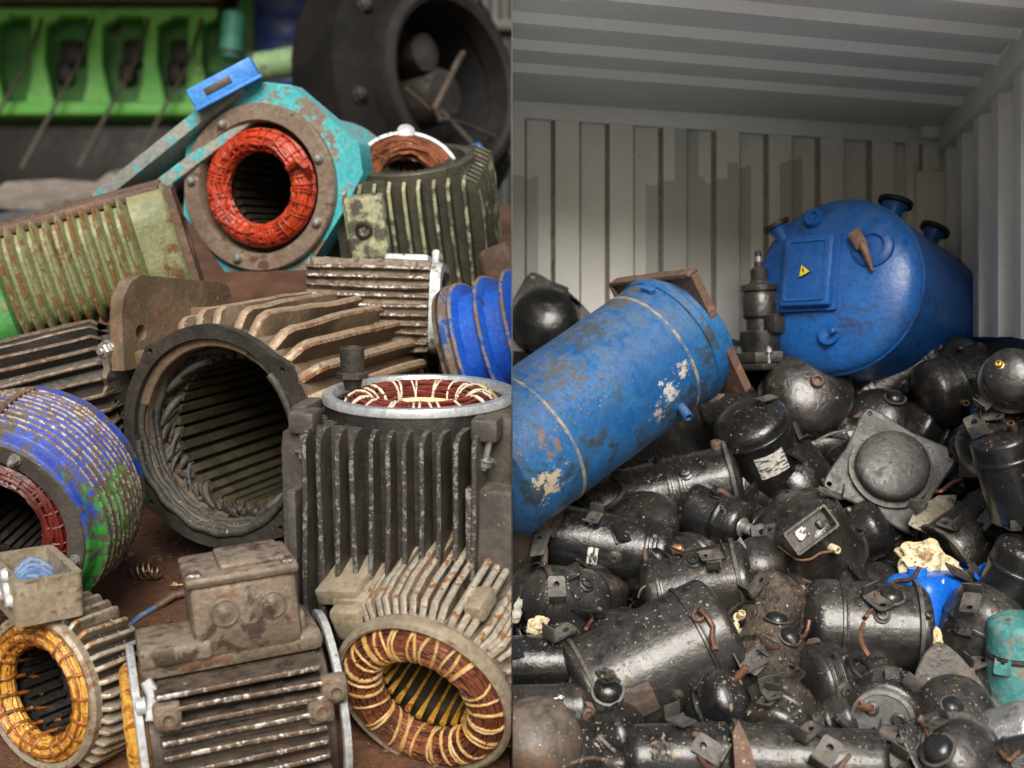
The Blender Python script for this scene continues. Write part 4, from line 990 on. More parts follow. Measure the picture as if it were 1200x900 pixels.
def prism(bm, p, q, w, h, up=(0, 0, 1), bev=.003):
    d_ = q - p; m = frame(d_, up).to_4x4(); m.translation = (p + q) / 2; rbox(bm, (0, 0, 0), (w, h, d_.length), bev, M=m)
prism(bm, Vector((.001, .005, ztop(0) - .034)), Vector((WW - .16, .005, ztop(WW - .16) - .034)), .03, .068)
rbox(bm, (WW / 2 + .03, .055, ztop(0) - .12), (WW + .04, .01, .36), 0)
obj('top_rail', bm, M['wall_r'], ct)
bm = bmesh.new(); rbox(bm, (WW - .062, .004, ztop(WW) / 2 - .09), (.124, .05, ztop(WW) - .18), .006); rbox(bm, (WW - .062, .03, ztop(WW) / 2), (.20, .02, ztop(WW) + .02), 0); obj('corner_post', bm, M['wall_r'], ct)
bm = bmesh.new(); rbox(bm, (WW - .145, .004, ztop(WW) / 2 - .07), (.034, .02, ztop(WW) - .14), .003); obj('post_strip', bm, M['wall_r'], ct)
bm = bmesh.new(); rbox(bm, (WW - .062, -.02, ztop(WW) - .005), (.092, .06, .075), .006); obj('corner_casting', bm, M['roof_l'], ct)
def W2(s, t, z):    # world point on the plan: s across, t towards the viewer
    b0 = TL + (TR - TL) * s
    d_ = Vector((0, -1, 0)) * (1 - s) + DS * s
    p = b0 + d_ * t; return CI @ Vector((p.x, p.y, z))
bm = bmesh.new(); tp = [(0, 0), (.52, 0), (.52 + .012, -.004)]
tp = [(0, .0), (.46, 0), (.475, -.020)]
t = .475
tpp = [(-.08, 0, 0), (.50, 0, 0)]
t = .50
while t < 2.2:
    tpp += [(t + .035, -.022, 0), (t + .075, -.022, 1), (t + .125, .0, 0), (t + .315, .0, 0)]; t += .315
prev = None
for t, dz, mi in tpp:
    cur = [bm.verts.new(W2(q / 10, t, TL.z + (TR.z - TL.z) * q / 10 + dz)) for q in range(11)]
    if prev:
        for q in range(10):
            f = bm.faces.new((prev[0][q], prev[0][q + 1], cur[q + 1], cur[q])); f.material_index = 1 if mi == 0 and prev[1] == 1 else 0
    prev = (cur, mi)
nl = (CI.to_3x3() @ Vector((-.19, -1, 0))).normalized()
bmesh.ops.bisect_plane(bm, geom=bm.verts[:] + bm.edges[:] + bm.faces[:], plane_co=CI @ Vector((0, 3.77, 2)), plane_no=nl, clear_outer=True)
obj('roof', bm, [M['roof_c'], M['roof_l']], ct, sharp=15)
# right side wall
bm = bmesh.new(); sp = [(-.06, 0)]; t = .10
while t < 2.0:
    sp += [(t, 0), (t + .05, .036), (t + .18, .036), (t + .23, 0)]; t += .34
ND = Vector((1, -.167, 0)).normalized(); prev = None
for t, dd in sp:
    p = TR + DS * t + ND * dd
    cur = [bm.verts.new(CI @ Vector((p.x, p.y, z))) for z in (0, .8, 1.6, TR.z - .10)]
    if prev:
        for q in range(3): bm.faces.new((prev[q], prev[q + 1], cur[q + 1], cur[q]))
    prev = cur
obj('side_wall', bm, M['wall_s'], ct, sharp=20)
bm = bmesh.new(); a = TR + DS * -.10 + ND * .02; b_ = TR + DS * 2.1 + ND * .02; a.z = b_.z = TR.z - .05; prism(bm, CI @ a, CI @ b_, .09, .10); obj('side_rail', bm, M['roof_c'], ct)
M['bounce_sheet'] = worn('pale bounce sheet', (.66, .655, .63), (.72, .715, .69), (.55, .54, .52), .62, .08, .8, 0, 1, .2)
bm = bmesh.new(); q = [bm.verts.new(v) for v in ((.05, -14, -.05), (9, -14, -.05), (9, 2.58, -.05), (.05, 2.58, -.05))]; bm.faces.new(q)
tag(obj('bounce_ground', bm, M['bounce_sheet']), kind='structure')  # unseen pale sheet added to bounce sunlight into the container
bm = bmesh.new(); q = [bm.verts.new(W2(s_, t, 0)) for s_, t in ((0, 0), (1, 0), (1, 2.6), (0, 2.6))]; bm.faces.new(q)
obj('floor', bm, M['shed'], ct)
bm = bmesh.new(); rbox(bm, (0, 0, 0), (.0014, 1.75, TL.z), 0, M=CI @ Matrix.Translation((0, 4.325, TL.z / 2)))
for f_ in bm.faces:
    if f_.normal.y < -.5: f_.material_index = 1
obj('side_wall', bm, [M['wall_r'], M['iron_dark']], ct)

def Ywall(px):
    k = (px - 600) / F
    t = (5.45 * k - 1.835) / (k - .167) if k > .30 else -9
    return 5.45 - t
def Yp(py, px=None, pad=0):
    y = 3.35 + (900 - py) * .0032
    if px is not None and Ywall(px) < 5.9: y = min(y, Ywall(px) - pad)
    return y
# oily scrap filling the gaps
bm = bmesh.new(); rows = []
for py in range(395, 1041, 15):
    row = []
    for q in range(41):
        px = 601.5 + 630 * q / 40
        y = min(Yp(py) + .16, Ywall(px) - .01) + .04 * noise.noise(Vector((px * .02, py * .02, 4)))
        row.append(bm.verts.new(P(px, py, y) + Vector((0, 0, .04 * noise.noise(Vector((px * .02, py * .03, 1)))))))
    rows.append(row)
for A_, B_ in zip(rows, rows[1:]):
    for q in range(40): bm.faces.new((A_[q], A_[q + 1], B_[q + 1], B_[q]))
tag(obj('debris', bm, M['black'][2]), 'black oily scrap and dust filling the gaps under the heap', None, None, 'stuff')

M['endgrey'] = worn('bare end cover', (.22, .22, .21), (.32, .32, .31), (.09, .08, .07), .58, .08, .42, .4, 8, .4)
G_C = 'scrap compressors heaped in the container'
def local_dirs(M3):
    inv = M3.transposed()
    c = inv @ Vector((0, -1, 0)); c.z = 0
    if c.length < .35: return 0.0, PI / 2
    ca = math.atan2(c.y, c.x)
    u = inv @ Vector((0, 0, 1)); u.z = 0
    if u.length < .2: u = inv @ Vector((1, 0, 0)); u.z = 0
    cr = c.x * u.y - c.y * u.x
    return ca, (PI / 2 if cr >= 0 else -PI / 2)
def plate_part(root, r, ears, z, mat, s, ear=.62, base=1.12, sig=.34, holes=True, hr=None, name='mounting_plate', bore=0.7):
    bm = bmesh.new(); ol = []; n = 120
    for i in range(n):
        a = 2 * PI * i / n
        k = base + ear * max(math.exp(-(abs((a - R_(q) + PI) % (2 * PI) - PI) / sig) ** 1.35) for q in ears)
        ol.append((r * k * math.cos(a), r * k * math.sin(a)))
    hr = hr or 3.2 * s
    hs = [circle(r * (base + ear * .80) * math.cos(R_(q)), r * (base + ear * .80) * math.sin(R_(q)), hr, 12) for q in ears] if holes else []
    wp = lambda x, y: .05 * r * noise.noise(Vector((x / r * 1.3, y / r * 1.3, root.location.x * 5)))
    plate2d(bm, ol, [circle(0, 0, r * bore, 40)] + hs, 1.6 * s, Matrix.Translation((0, 0, z)), warp=wp)
    tube(bm, [(x, y, z - 1.2 * s + wp(x, y)) for x, y in ol], 2.0 * s, 6, closed=True)
    return obj(name, bm, mat, root)
def comp(label, px, py, r, L, th, ph, mat=0, dy=0.0, ha=.5, hb=.5, seams=(.0,), stubs=(), plate=None, stick=None, term=None, dent=.02, roll=0, name='compressor', cat='compressor', group=G_C, cutx=False, lid=None, rim=None, up=(0, 0, 1)):
    Y = min(Yp(py), Ywall(px + r * .5) - .16 if px > 1060 else 99) + dy; s = S(1, Y); r *= s; L *= s
    mt = M['black'][mat] if isinstance(mat, int) else M[mat]
    M3 = frame(D(th, ph), up, roll)
    c = thing(name, label, cat, P(px, py, Y), M3, group)
    za, zb = L / 2 - ha * r, -L / 2 + hb * r
    if za < zb: za = zb = (za + zb) / 2
    seed = px * .13 + py * .07
    prof = [(.001, za + ha * r)] + [(r * math.sin(R_(q)) ** .9, za + ha * r * math.cos(R_(q)) ** .8) for q in (12, 24, 36, 48, 60, 72, 82)]
    prof += [(r, za - (za - zb) * q / 10) for q in range(11)]
    prof += [(r * math.sin(R_(q)) ** .9, zb - hb * r * math.cos(R_(q)) ** .8) for q in (82, 72, 60, 48, 36, 24, 12)] + [(.001, zb - hb * r)]
    bm = bmesh.new(); lathe(bm, prof, 64, dent=dent, dsc=3.2, seed=seed); obj('shell', bm, mt, c, sharp=60)
    for sm in seams:
        z = sm * L
        bm = bmesh.new(); lathe(bm, [(r * .98, z - 4.4 * s), (r * 1.035, z - 3.2 * s), (r * 1.045, z), (r * 1.035, z + 1.2 * s), (r * 1.02, z + 1.6 * s), (r * 1.015, z + 3.6 * s), (r * .98, z + 4.2 * s)], 64, dent=dent, dsc=3.2, seed=seed)
        obj('weld_seam', bm, mt if not isinstance(mat, str) else M['seam'], c, sharp=50)
    ca, sg = local_dirs(M3)
    for zf, e, ln, rad, mk in stubs:
        a = ca + sg * e / 90.0 if abs(ca) > 0 or sg != PI / 2 else R_(e)
        er = Vector((math.cos(a), math.sin(a), 0))
        if zf is None:    # out of the +z dome
            p0 = er * r * .45 + Vector((0, 0, za + ha * r * .8)); dv = (Vector((0, 0, 1)) + er * .25).normalized(); bd = er
        elif zf == 'c':
            p0 = Vector((0, 0, za + ha * r * .9)); dv = Vector((0, 0, 1)); bd = er * 0
        else:
            p0 = er * r * .93 + Vector((0, 0, zf * L)); dv = er; bd = Vector((-er.y, er.x, .6))
        ln *= s; rad *= s
        pts = [p0 + dv * (ln * q / 5) + bd * (ln * .45 * (q / 5) ** 2 * (1 if ln > 20 * s else .1)) for q in range(6)]
        bm = bmesh.new(); tube(bm, pts, [rad] * 5 + [rad * .85], 10, caps=False)
        d5 = (pts[-1] - pts[-2]).normalized(); m5 = frame(d5).to_4x4(); m5.translation = pts[-1]
        lathe(bm, [(rad * .85, 0), (rad * .62, .001), (rad * .6, -ln * .5), (.0005, -ln * .5)], 10, M=m5)
        m0 = frame(dv).to_4x4(); m0.translation = p0
        lathe(bm, [(rad * 1.7, 0), (rad * 1.6, 1.5 * s), (rad * 1.05, 2.5 * s)], 12, M=m0)
        obj('pipe_stub', bm, M[mk] if isinstance(mk, str) else mt, c)
    xr = random.Random(int(px * 7 + py * 13))
    if L > 55 * s and mat not in ('grey_shell', 'foil'):
        def side(e, zz):
            a_ = ca + sg * e / 90.0; m_ = Matrix.Translation((r * .99 * math.cos(a_), r * .99 * math.sin(a_), zz)) @ frame(Vector((math.cos(a_), math.sin(a_), 0)), (0, 0, 1), xr.uniform(-30, 30)).to_4x4(); return m_
        for q in range(xr.choice((1, 1, 2))):   # welded feet and hangers
            T_ = side(xr.choice((-1, 1)) * xr.uniform(25, 80), xr.uniform(-.35, .35) * (za - zb)); bm = bmesh.new()
            w_, h_ = xr.uniform(7, 13) * s, xr.uniform(9, 16) * s
            plate2d(bm, rr_outline(w_ * 2, h_ * 2, 3 * s, 3), [circle(0, h_ * .45, 2.6 * s, 10)], 1.6 * s, T_ @ Matrix.Translation((0, h_ * .5, 3 * s)) @ Matrix.Rotation(R_(xr.uniform(-50, -15)), 4, 'X'))
            rbox(bm, (0, -h_ * .4, 1 * s), (w_ * 1.9, 3 * s, 7 * s), 1 * s, M=T_); obj('mounting_foot', bm, mt, c, sharp=30)
        if xr.random() < .75:   # round terminal
            T_ = side(xr.uniform(-60, 60), xr.uniform(-.3, .3) * (za - zb)); bm = bmesh.new()
            q = xr.uniform(5, 8) * s; lathe(bm, [(q * 1.5, -2 * s), (q * 1.4, 2 * s), (q, 3 * s), (q * .9, 6 * s), (q * .5, 6.5 * s), (q * .45, 3 * s), (.0005, 3 * s)], 18, M=T_); obj('terminal', bm, mt if xr.random() < .6 else M['plate_dark'], c)
        if xr.random() < .6:    # cut pipe
            e_ = xr.uniform(-70, 80); a_ = ca + sg * e_ / 90.0; er = Vector((math.cos(a_), math.sin(a_), 0)); p0 = er * r * .95 + Vector((0, 0, xr.uniform(-.4, .4) * (za - zb))); ln_ = xr.uniform(14, 34) * s; b2 = Vector((-er.y, er.x, xr.uniform(-1, 1)))
            bm = bmesh.new(); tube(bm, [p0 + er * ln_ * (u * .5) + b2 * ln_ * (.7 * u * u) for u in (0, .2, .4, .6, .8, 1)], xr.uniform(1.6, 3.2) * s, 8); obj('pipe_stub', bm, M[xr.choice(('seam', 'plate_dark', 'rustplate', 'iron_black'))], c)
    if plate:
        ears, pz, pm = plate[:3]
        kw = plate[3] if len(plate) > 3 else {}
        plate_part(c, r, ears, pz * L, M[pm] if isinstance(pm, str) else M['black'][pm], s, **kw)
    if stick:
        z, e, h_, arc, sm = stick
        a = ca + sg * e / 90.0; bm = bmesh.new()
        lathe(bm, [(r * 1.012 + .0006, z * L - h_ * s / 2), (r * 1.012 + .0008, z * L), (r * 1.012 + .0006, z * L + h_ * s / 2)], 12, a0=a - R_(arc) / 2, a1=a + R_(arc) / 2, dent=dent, dsc=3.2, seed=seed)
        obj('sticker', bm, M[sm], c)
    if term:
        z, e, w_, h_ = term
        a = ca + sg * e / 90.0; T = Matrix.Rotation(a, 4, 'Z')
        bm = bmesh.new(); rbox(bm, (r * 1.06, 0, z * L), (r * .34, w_ * s, h_ * s), 3 * s, M=T, seg=3); rbox(bm, (r * 1.24, 0, z * L), (r * .06, w_ * s * .7, h_ * s * .7), 1.5 * s, M=T); obj('terminal_cover', bm, M['plate_dark'], c)
    if lid:   # disc-shaped flat end with a raised ring and three pins
        bm = bmesh.new(); zt = za + ha * r
        lathe(bm, [(r * .86, zt - .12 * r), (r * .84, zt + .03 * r), (r * .74, zt + .05 * r), (r * .70, zt + .0), (.001, zt + .0)], 40, dent=.02, dsc=4, seed=seed)
        obj('end_cover', bm, M[lid], c)
        for q in (250, 10, 130):
            bm = bmesh.new(); lathe(bm, [(.20 * r, 0), (.20 * r, .06 * r), (.13 * r, .10 * r), (.12 * r, .02 * r), (.001, .02 * r)], 16, M=Matrix.Translation((.42 * r * math.cos(R_(q)), .42 * r * math.sin(R_(q)), zt))); obj('port', bm, M['grey_shell'], c)
    if rim:
        z, k = rim; bm = bmesh.new(); lathe(bm, [(r * .97, z * L - 3 * s), (r * k, z * L - 2.2 * s), (r * k, z * L + 2.2 * s), (r * .97, z * L + 3 * s)], 64, dent=dent, dsc=3.2, seed=seed); obj('rolled_rim', bm, M['plate_dark'], c)
    if cutx: cut(c, 1)
    return c

# --- top of the heap
comp('round black dome with a curved eared plate, against the back wall above the blue cylinder', 640, 378, 41, 70, 96, 74, 2, .05, ha=.85, plate=((105, -8, 232), -.10, 'plate_dark', {'ear': .5, 'base': 1.12}), seams=(), cutx=True)
comp('black dome with one central copper ringed port, below the big blue vessel', 943, 467, 52, 96, 80, 66, 1, -.04, ha=.62, seams=(-.05,), stubs=(('c', 0, 9, 8, 'rustplate'), (.18, 205, 10, 7, 'rustplate')))
comp('black cylinder with a small white sticker, leaning under the right end of the blue vessel', 1046, 444, 34, 122, 37, 8, 2, -.04, ha=.3, hb=.3, seams=(.34, -.34), stick=(-.26, 8, 16, 40, 'sticker'))
comp('squat black cap-shaped compressor behind the leaning cylinder, by the side wall', 1126, 428, 30, 60, 62, 22, 2, .05, ha=.35, seams=(-.1,), stubs=((.1, 100, 30, 3, 'grime'),))
comp('rounded black compressor with a brass plug, against the right side wall', 1186, 444, 33, 66, 150, 62, 1, -.02, ha=.6, seams=(-.1,), stubs=((None, 170, 7, 4.5, 'brass'),), rim=(-.18, 1.18))
comp('small shiny black dome beside a reddish wire, right of the leaning cylinder', 1086, 470, 22, 46, 200, 55, 2, .02, ha=.8, seams=(-.1,), stubs=((.0, 0, 26, 3, 'copper_dull'),))
comp('small black dome with a pinkish stub, below the cap-shaped compressor', 1132, 462, 24, 48, 40, 60, 2, .05, ha=.8, seams=(-.1,), stubs=((None, 60, 14, 4, 'copper'),))
comp('small black end with a rolled lip, above the grey square plate', 1122, 500, 24, 50, 160, 40, 2, .02, ha=.5, seams=(.0,), rim=(.22, 1.16))
comp('black cylinder with a red oxide port, wedged under the rusty flange', 862, 494, 36, 82, 120, 35, 2, .02, ha=.4, stubs=((None, 200, 10, 9, 'rustplate'),), seams=(.05,))
comp('black cylinder with a large white printed sticker, in the middle of the heap', 893, 528, 44, 120, 118, 28, 2, -.06, ha=.4, hb=.4, seams=(.30,), stick=(.06, -4, 30, 46, 'sticker'))
comp('black compressor showing its dark wavy mounting plate and dome, left of the grey square plate', 938, 564, 38, 66, 60, 58, 2, .07, ha=.7, plate=((70, 190, 310, 10), -.08, 2, {'ear': .75, 'base': 1.10}), seams=())
comp('compressor seen from below, a grey four eared plate round its shallow dome', 1040, 556, 42, 84, 100, 66, 'grey_shell', -.10, ha=.22, roll=6, plate=((8, 98, 188, 278), .18, 'grey_shell', {'ear': .62, 'base': 1.24, 'sig': .36, 'bore': .9}), seams=(), rim=(.24, 1.14))
comp('long glossy black cylinder with two beaded seams, lying under the blue cylinder', 768, 582, 41, 205, 13, 6, 0, .06, ha=.35, hb=.7, seams=(.10, .16), stubs=((-.3, 70, 10, 4, 0), (.40, 80, 12, 7, 'rustplate')), rim=(.44, 1.16))
comp('black compressor with faded white marks and a ribbed end cap facing right', 716, 640, 39, 150, -9, 12, 2, -.02, ha=.4, hb=.4, seams=(.30, .36), stubs=((None, 40, 12, 6, 'copper'), (None, 200, 10, 5, 0)), stick=(-.10, -16, 12, 30, 'sticker'))
comp('small black can pointing down right with a shiny nub, beside the long glossy cylinder', 838, 606, 31, 84, -22, 30, 2, -.05, ha=.5, seams=(.1,), stubs=((None, 10, 14, 7, 'bolt'), (.2, 20, 16, 2.5, 'grime')))
comp('egg-shaped black compressor with two short dark strokes stamped on it', 664, 705, 41, 106, 170, 22, 3, -.02, ha=.9, hb=.9, seams=(.36,), dent=.015)
comp('brownish grey shell with a bolted tab, cut by the left edge of the heap', 613, 622, 40, 110, 75, 20, 'rusty_shell', -.05, ha=.4, seams=(.2,), term=(-.1, 60, 20, 40), cutx=True)
comp('grey black cylinder carrying an open electrical box and white tag', 952, 640, 54, 118, 128, 24, 1, -.02, ha=.4, hb=.5, seams=(-.25,), stubs=((.2, 10, 16, 5, 'foam'),))
comp('small dark dome with brown streak, left of the cylinder with the electrical box', 890, 662, 31, 62, 90, 50, 1, -.04, ha=.8, seams=(-.1,))
comp('broken open black shell with torn rust edged mouth, on the right', 1150, 628, 46, 110, 212, 12, 1, -.05, ha=.1, hb=.5, seams=(-.2,), rim=(.48, 1.06), dent=.05)
comp('black upright cylinder standing by the right side wall', 1186, 560, 36, 120, 110, 12, 2, .02, ha=.3, seams=(.25,), stubs=((.1, 0, 22, 3, 'grime'),))
comp('narrow black can leaning on the grey square plate', 1148, 544, 25, 92, 118, 20, 2, .0, ha=.5, seams=(.2,), stubs=((None, 0, 10, 5, 'paper'),))
comp('black shell with a creased lip and split side, centre of the heap', 818, 692, 48, 136, 12, 8, 1, -.05, ha=.3, hb=.4, seams=(-.30,), rim=(.36, 1.08), dent=.035)
comp('large dusty black cylinder with a double rim, lying diagonally in the lower left', 768, 778, 68, 200, 25, -6, 3, -.07, ha=.25, hb=.22, seams=(.28,), rim=(-.40, 1.05), stubs=((.30, 35, 12, 8, 'rustplate'), (-.5, 0, 10, 8, 'rustplate')), stick=(-.20, -12, 34, 32, 'rusty_shell'))
comp('black cylinder with a thin white outline rectangle and a white band, far left', 636, 778, 34, 150, 2, 4, 2, -.03, ha=.3, hb=.3, seams=(.36,), stick=(-.28, -4, 14, 74, 'paper'), cutx=True)
comp('large brown rusty dome at the bottom left corner of the heap', 628, 872, 52, 104, 60, 52, 'rusty_shell', -.08, ha=.8, seams=(-.1,), cutx=True)
comp('compressor caked in brown bark dust, upper of two in the lower middle', 912, 722, 46, 96, 150, 30, 'caked', -.05, ha=.6, seams=(.05,), stubs=((.1, 60, 12, 8, 'caked'),), dent=.05)
comp('compressor caked in brown bark dust with a bare shiny shoulder, lower of two', 898, 776, 42, 90, 230, 35, 'caked', -.09, ha=.6, seams=(.0,), dent=.05)
comp('wide black cylinder with a bright grey sheen and a copper strip, lower right', 1014, 736, 54, 150, -3, 6, 3, -.08, ha=.3, hb=.45, seams=(-.20,), rim=(.36, 1.10), stubs=((-.42, -20, 12, 7, 'rustplate'), (.40, 30, 12, 5, 0)))
comp('bottle-shaped black compressor with a double collar, standing in the lower right', 1142, 748, 46, 132, 68, 14, 3, -.08, ha=.85, hb=.5, seams=(.16,), stubs=((.1, 150, 12, 6, 'rustplate'),))
comp('chalky teal compressor at the right edge of the heap', 1192, 776, 36, 120, 92, 10, 'tealbin', -.08, ha=.5, seams=(.1,), dent=.03)
comp('face-on black can with a copper elbow and two round ports on its end cover', 1038, 829, 43, 84, 200, 68, 1, -.08, ha=.2, seams=(-.1,), lid='endgrey', stubs=((None, 115, 22, 4.5, 'copper'),))
comp('compressor with a pointed grey mounting plate, its single hole uppermost', 1118, 838, 46, 80, 95, 52, 1, -.08, ha=.8, plate=((92, 212, 332), .0, 'plate_dark', {'ear': .95, 'base': 1.06, 'sig': .50}), seams=())
comp('black dome in a ringed plate with a torn edge, bottom right', 1126, 888, 44, 70, 70, 56, 1, -.12, ha=.7, plate=((60, 150, 240, 330), .0, 1, {'ear': .45, 'base': 1.3}), seams=(), rim=(.1, 1.2))
comp('black disc-like compressor turned sideways with shiny rings', 966, 800, 45, 60, 186, 18, 1, -.07, ha=.5, hb=.4, seams=(.15, -.05))
comp('black can with a bent copper blade on top, left of two in the lower middle', 846, 822, 38, 78, 40, 40, 2, -.05, ha=.6, seams=(-.1,), stubs=((None, 120, 20, 5, 'copper'),))
comp('black can with a copper stub and torn end, right of two in the lower middle', 914, 838, 38, 76, 230, 42, 1, -.07, ha=.5, seams=(.0,), stubs=((None, 70, 18, 6, 'copper'), (.2, 0, 16, 3, 'bolt')))
comp('black cylinder with a bright highlight lying along the bottom edge, left one', 796, 886, 38, 130, 3, 5, 0, -.09, ha=.3, hb=.5, seams=(.30,))
comp('long dusty cylinder lying along the bottom edge, right one', 944, 892, 40, 190, -2, 4, 3, -.09, ha=.4, hb=.3, seams=(-.38,), rim=(-.44, 1.1))
comp('dented bright sheet metal can, bottom right corner', 1178, 866, 34, 90, 30, 30, 'foil', -.10, ha=.4, dent=.14, seams=())
comp('dark oval compressor at the bottom right, half hidden by the ringed plate', 1190, 905, 40, 90, 20, 20, 1, -.10, ha=.5)
comp('grey black dome at the bottom right between the long cylinder and the ringed plate', 1042, 886, 34, 66, 120, 48, 1, -.05, ha=.8, seams=(-.1,), stubs=((.0, 30, 20, 2.5, 'rustplate'),))
comp('small black can with a rusty brown side, right of the plain dusty cylinder', 976, 846, 28, 70, 20, 20, 1, -.02, ha=.5)
comp('dark can with a pale diamond glint, above the brown rusty dome', 640, 832, 30, 110, 4, 8, 1, -.01, ha=.4, seams=(.2,), cutx=True)
comp('dark can beside the small dome, tucked under the four eared plate', 1004, 628, 34, 80, 30, 20, 2, .06, ha=.5)
comp('dark can behind the bottle-shaped compressor at the right wall', 1190, 672, 34, 90, 75, 20, 2, .02, ha=.5, seams=(.1,))
comp('dark can with a plain end, above the egg-shaped compressor', 690, 690, 30, 70, 10, 40, 2, .10, ha=.5)
comp('small black can between the split shell and the brown caked pair', 862, 742, 26, 64, 60, 40, 2, .03, ha=.5, seams=(.1,), stubs=((None, 60, 12, 5, 'foam'),))
comp('dark can at the foot of the diagonal cylinder, beside the bottom edge', 712, 872, 40, 100, 30, 20, 2, .05, ha=.5, seams=(.1,))
comp('dark can under the pump valve, between the two blue vessels', 884, 440, 34, 80, 70, 30, 2, .20, ha=.5, seams=(.1,), stubs=((None, 40, 12, 5, 0),))
comp('dark cylinder lying right of the white sticker cylinder, under the blue vessel', 984, 516, 28, 110, 12, 10, 2, .12, ha=.4, seams=(.3,))
comp('dark can right of the four eared plate, below the small domes', 1092, 512, 34, 90, 150, 20, 2, .08, ha=.4, seams=(.1,))
# stamped strokes on the egg-shaped one
eg = [o for o in COL.objects if str(o.get('label', '')).startswith('egg-shaped')][0]
bm = bmesh.new(); s = S(1, Yp(705)); iv = eg.matrix_basis.inverted()
for pts in (((664, 690), (665, 703), (660, 704)), ((670, 691), (674, 703), (680, 700))):
    pp = []
    for a, b_ in pts:
        y0 = eg.location.y - 41 * s * math.sqrt(max(.05, 1 - ((a - 664) / 53) ** 2 - ((b_ - 705) / 42) ** 2)) ; pp.append(iv @ P(a, b_, y0 - .001))
    tube(bm, pp, 1.6 * s, 6)
obj('stamped_mark', bm, M['ink'], eg)
# electrical box on the grey black cylinder
bx = [o for o in COL.objects if 'open electrical box' in str(o.get('label', ''))][0]
iv = bx.matrix_basis.inverted(); s = S(1, bx.location.y); y0 = bx.location.y - .19
T = iv @ (Matrix.Translation(P(948, 622, y0)) @ frame(D(60, 72), D(35, 0)).to_4x4())
bm = bmesh.new(); plate2d(bm, rr_outline(30 * s, 62 * s, 3 * s), [rr_outline(25 * s, 57 * s, 2 * s)], 16 * s, T); plate2d(bm, rr_outline(25 * s, 57 * s, 2 * s), [], 2 * s, T @ Matrix.Translation((0, 0, -5 * s))); eb = obj('electrical_box', bm, M['plate_dark'], bx, sharp=30)
bm = bmesh.new(); rbox(bm, (1 * s, 16 * s, 0), (10 * s, 8 * s, 6 * s), 2 * s, M=T); obj('terminal_block', bm, M['plate_dark'], eb)
bm = bmesh.new(); rbox(bm, (-2 * s, -8 * s, -2 * s), (13 * s, 15 * s, 2 * s), 1 * s, M=T); obj('tag', bm, M['sticker'], eb)

# --- blue cylinder, left
Y = 4.15; s = S(1, Y); r = 83 * s; L = 318 * s
bc = thing('pressure_cylinder', 'large scuffed blue cylinder with a square rusty end flange, lying slantwise on the heap', 'cylinder', P(692, 468, Y), frame(D(34.5, -25)), None)
bm = bmesh.new(); lathe(bm, [(r * .3, -L / 2 - .06), (r * .8, -L / 2 - .03), (r, -L / 2)] + [(r, -L / 2 + L * q / 14) for q in range(1, 14)] + [(r, L / 2), (r * .9, L / 2), (r * .5, L / 2)], 110, dent=.006, dsc=3); obj('cylinder_shell', bm, M['tankblue'], bc, sharp=50)
M['band'] = worn('dirty band', (.05, .13, .28), (.20, .19, .15), (.30, .27, .2), .5, .1, .5, 0, 9, .5)
for z in (.30, -.28):
    bm = bmesh.new(); lathe(bm, [(r * .99, z * L - .008), (r * 1.012, z * L - .005), (r * 1.012, z * L + .005), (r * .99, z * L + .008)], 110); obj('girth_weld', bm, M['band'], bc)
bm = bmesh.new(); lathe(bm, [(r * .99, L * .395), (r * 1.03, L * .40), (r * 1.035, L * .43), (r * 1.0, L * .44)], 110); obj('end_ring', bm, M['tankblue'], bc)
bm = bmesh.new(); T = Matrix.Translation((0, 0, L * .478)) ; plate2d(bm, rr_outline(r * 1.94, r * 1.94, .015), [], .03, T)
T2 = Matrix.Translation((0, 0, L * .478))
rbox(bm, (r * .97, 0, -.005), (.016, r * 1.94, .045), .004, M=T2)
rbox(bm, (0, r * .97, -.005), (r * 1.94, .016, .045), .004, M=T2)
obj('end_flange', bm, M['rustplate'], bc, sharp=30)
bm = bmesh.new(); ca, sg = local_dirs(bc.matrix_basis.to_3x3())
for q in (-.06, .0, .06):
    a = ca + sg * (52 / 90) + q
    lathe(bm, [(.014, 0), (.014, .02), (.008, .022), (.0005, .022)], 10, M=Matrix.Translation((r * .99 * math.cos(a), r * .99 * math.sin(a), L * .37)) @ frame(Vector((math.cos(a), math.sin(a), 0))).to_4x4())
obj('bleed_nipple', bm, M['tankblue2'], bc)
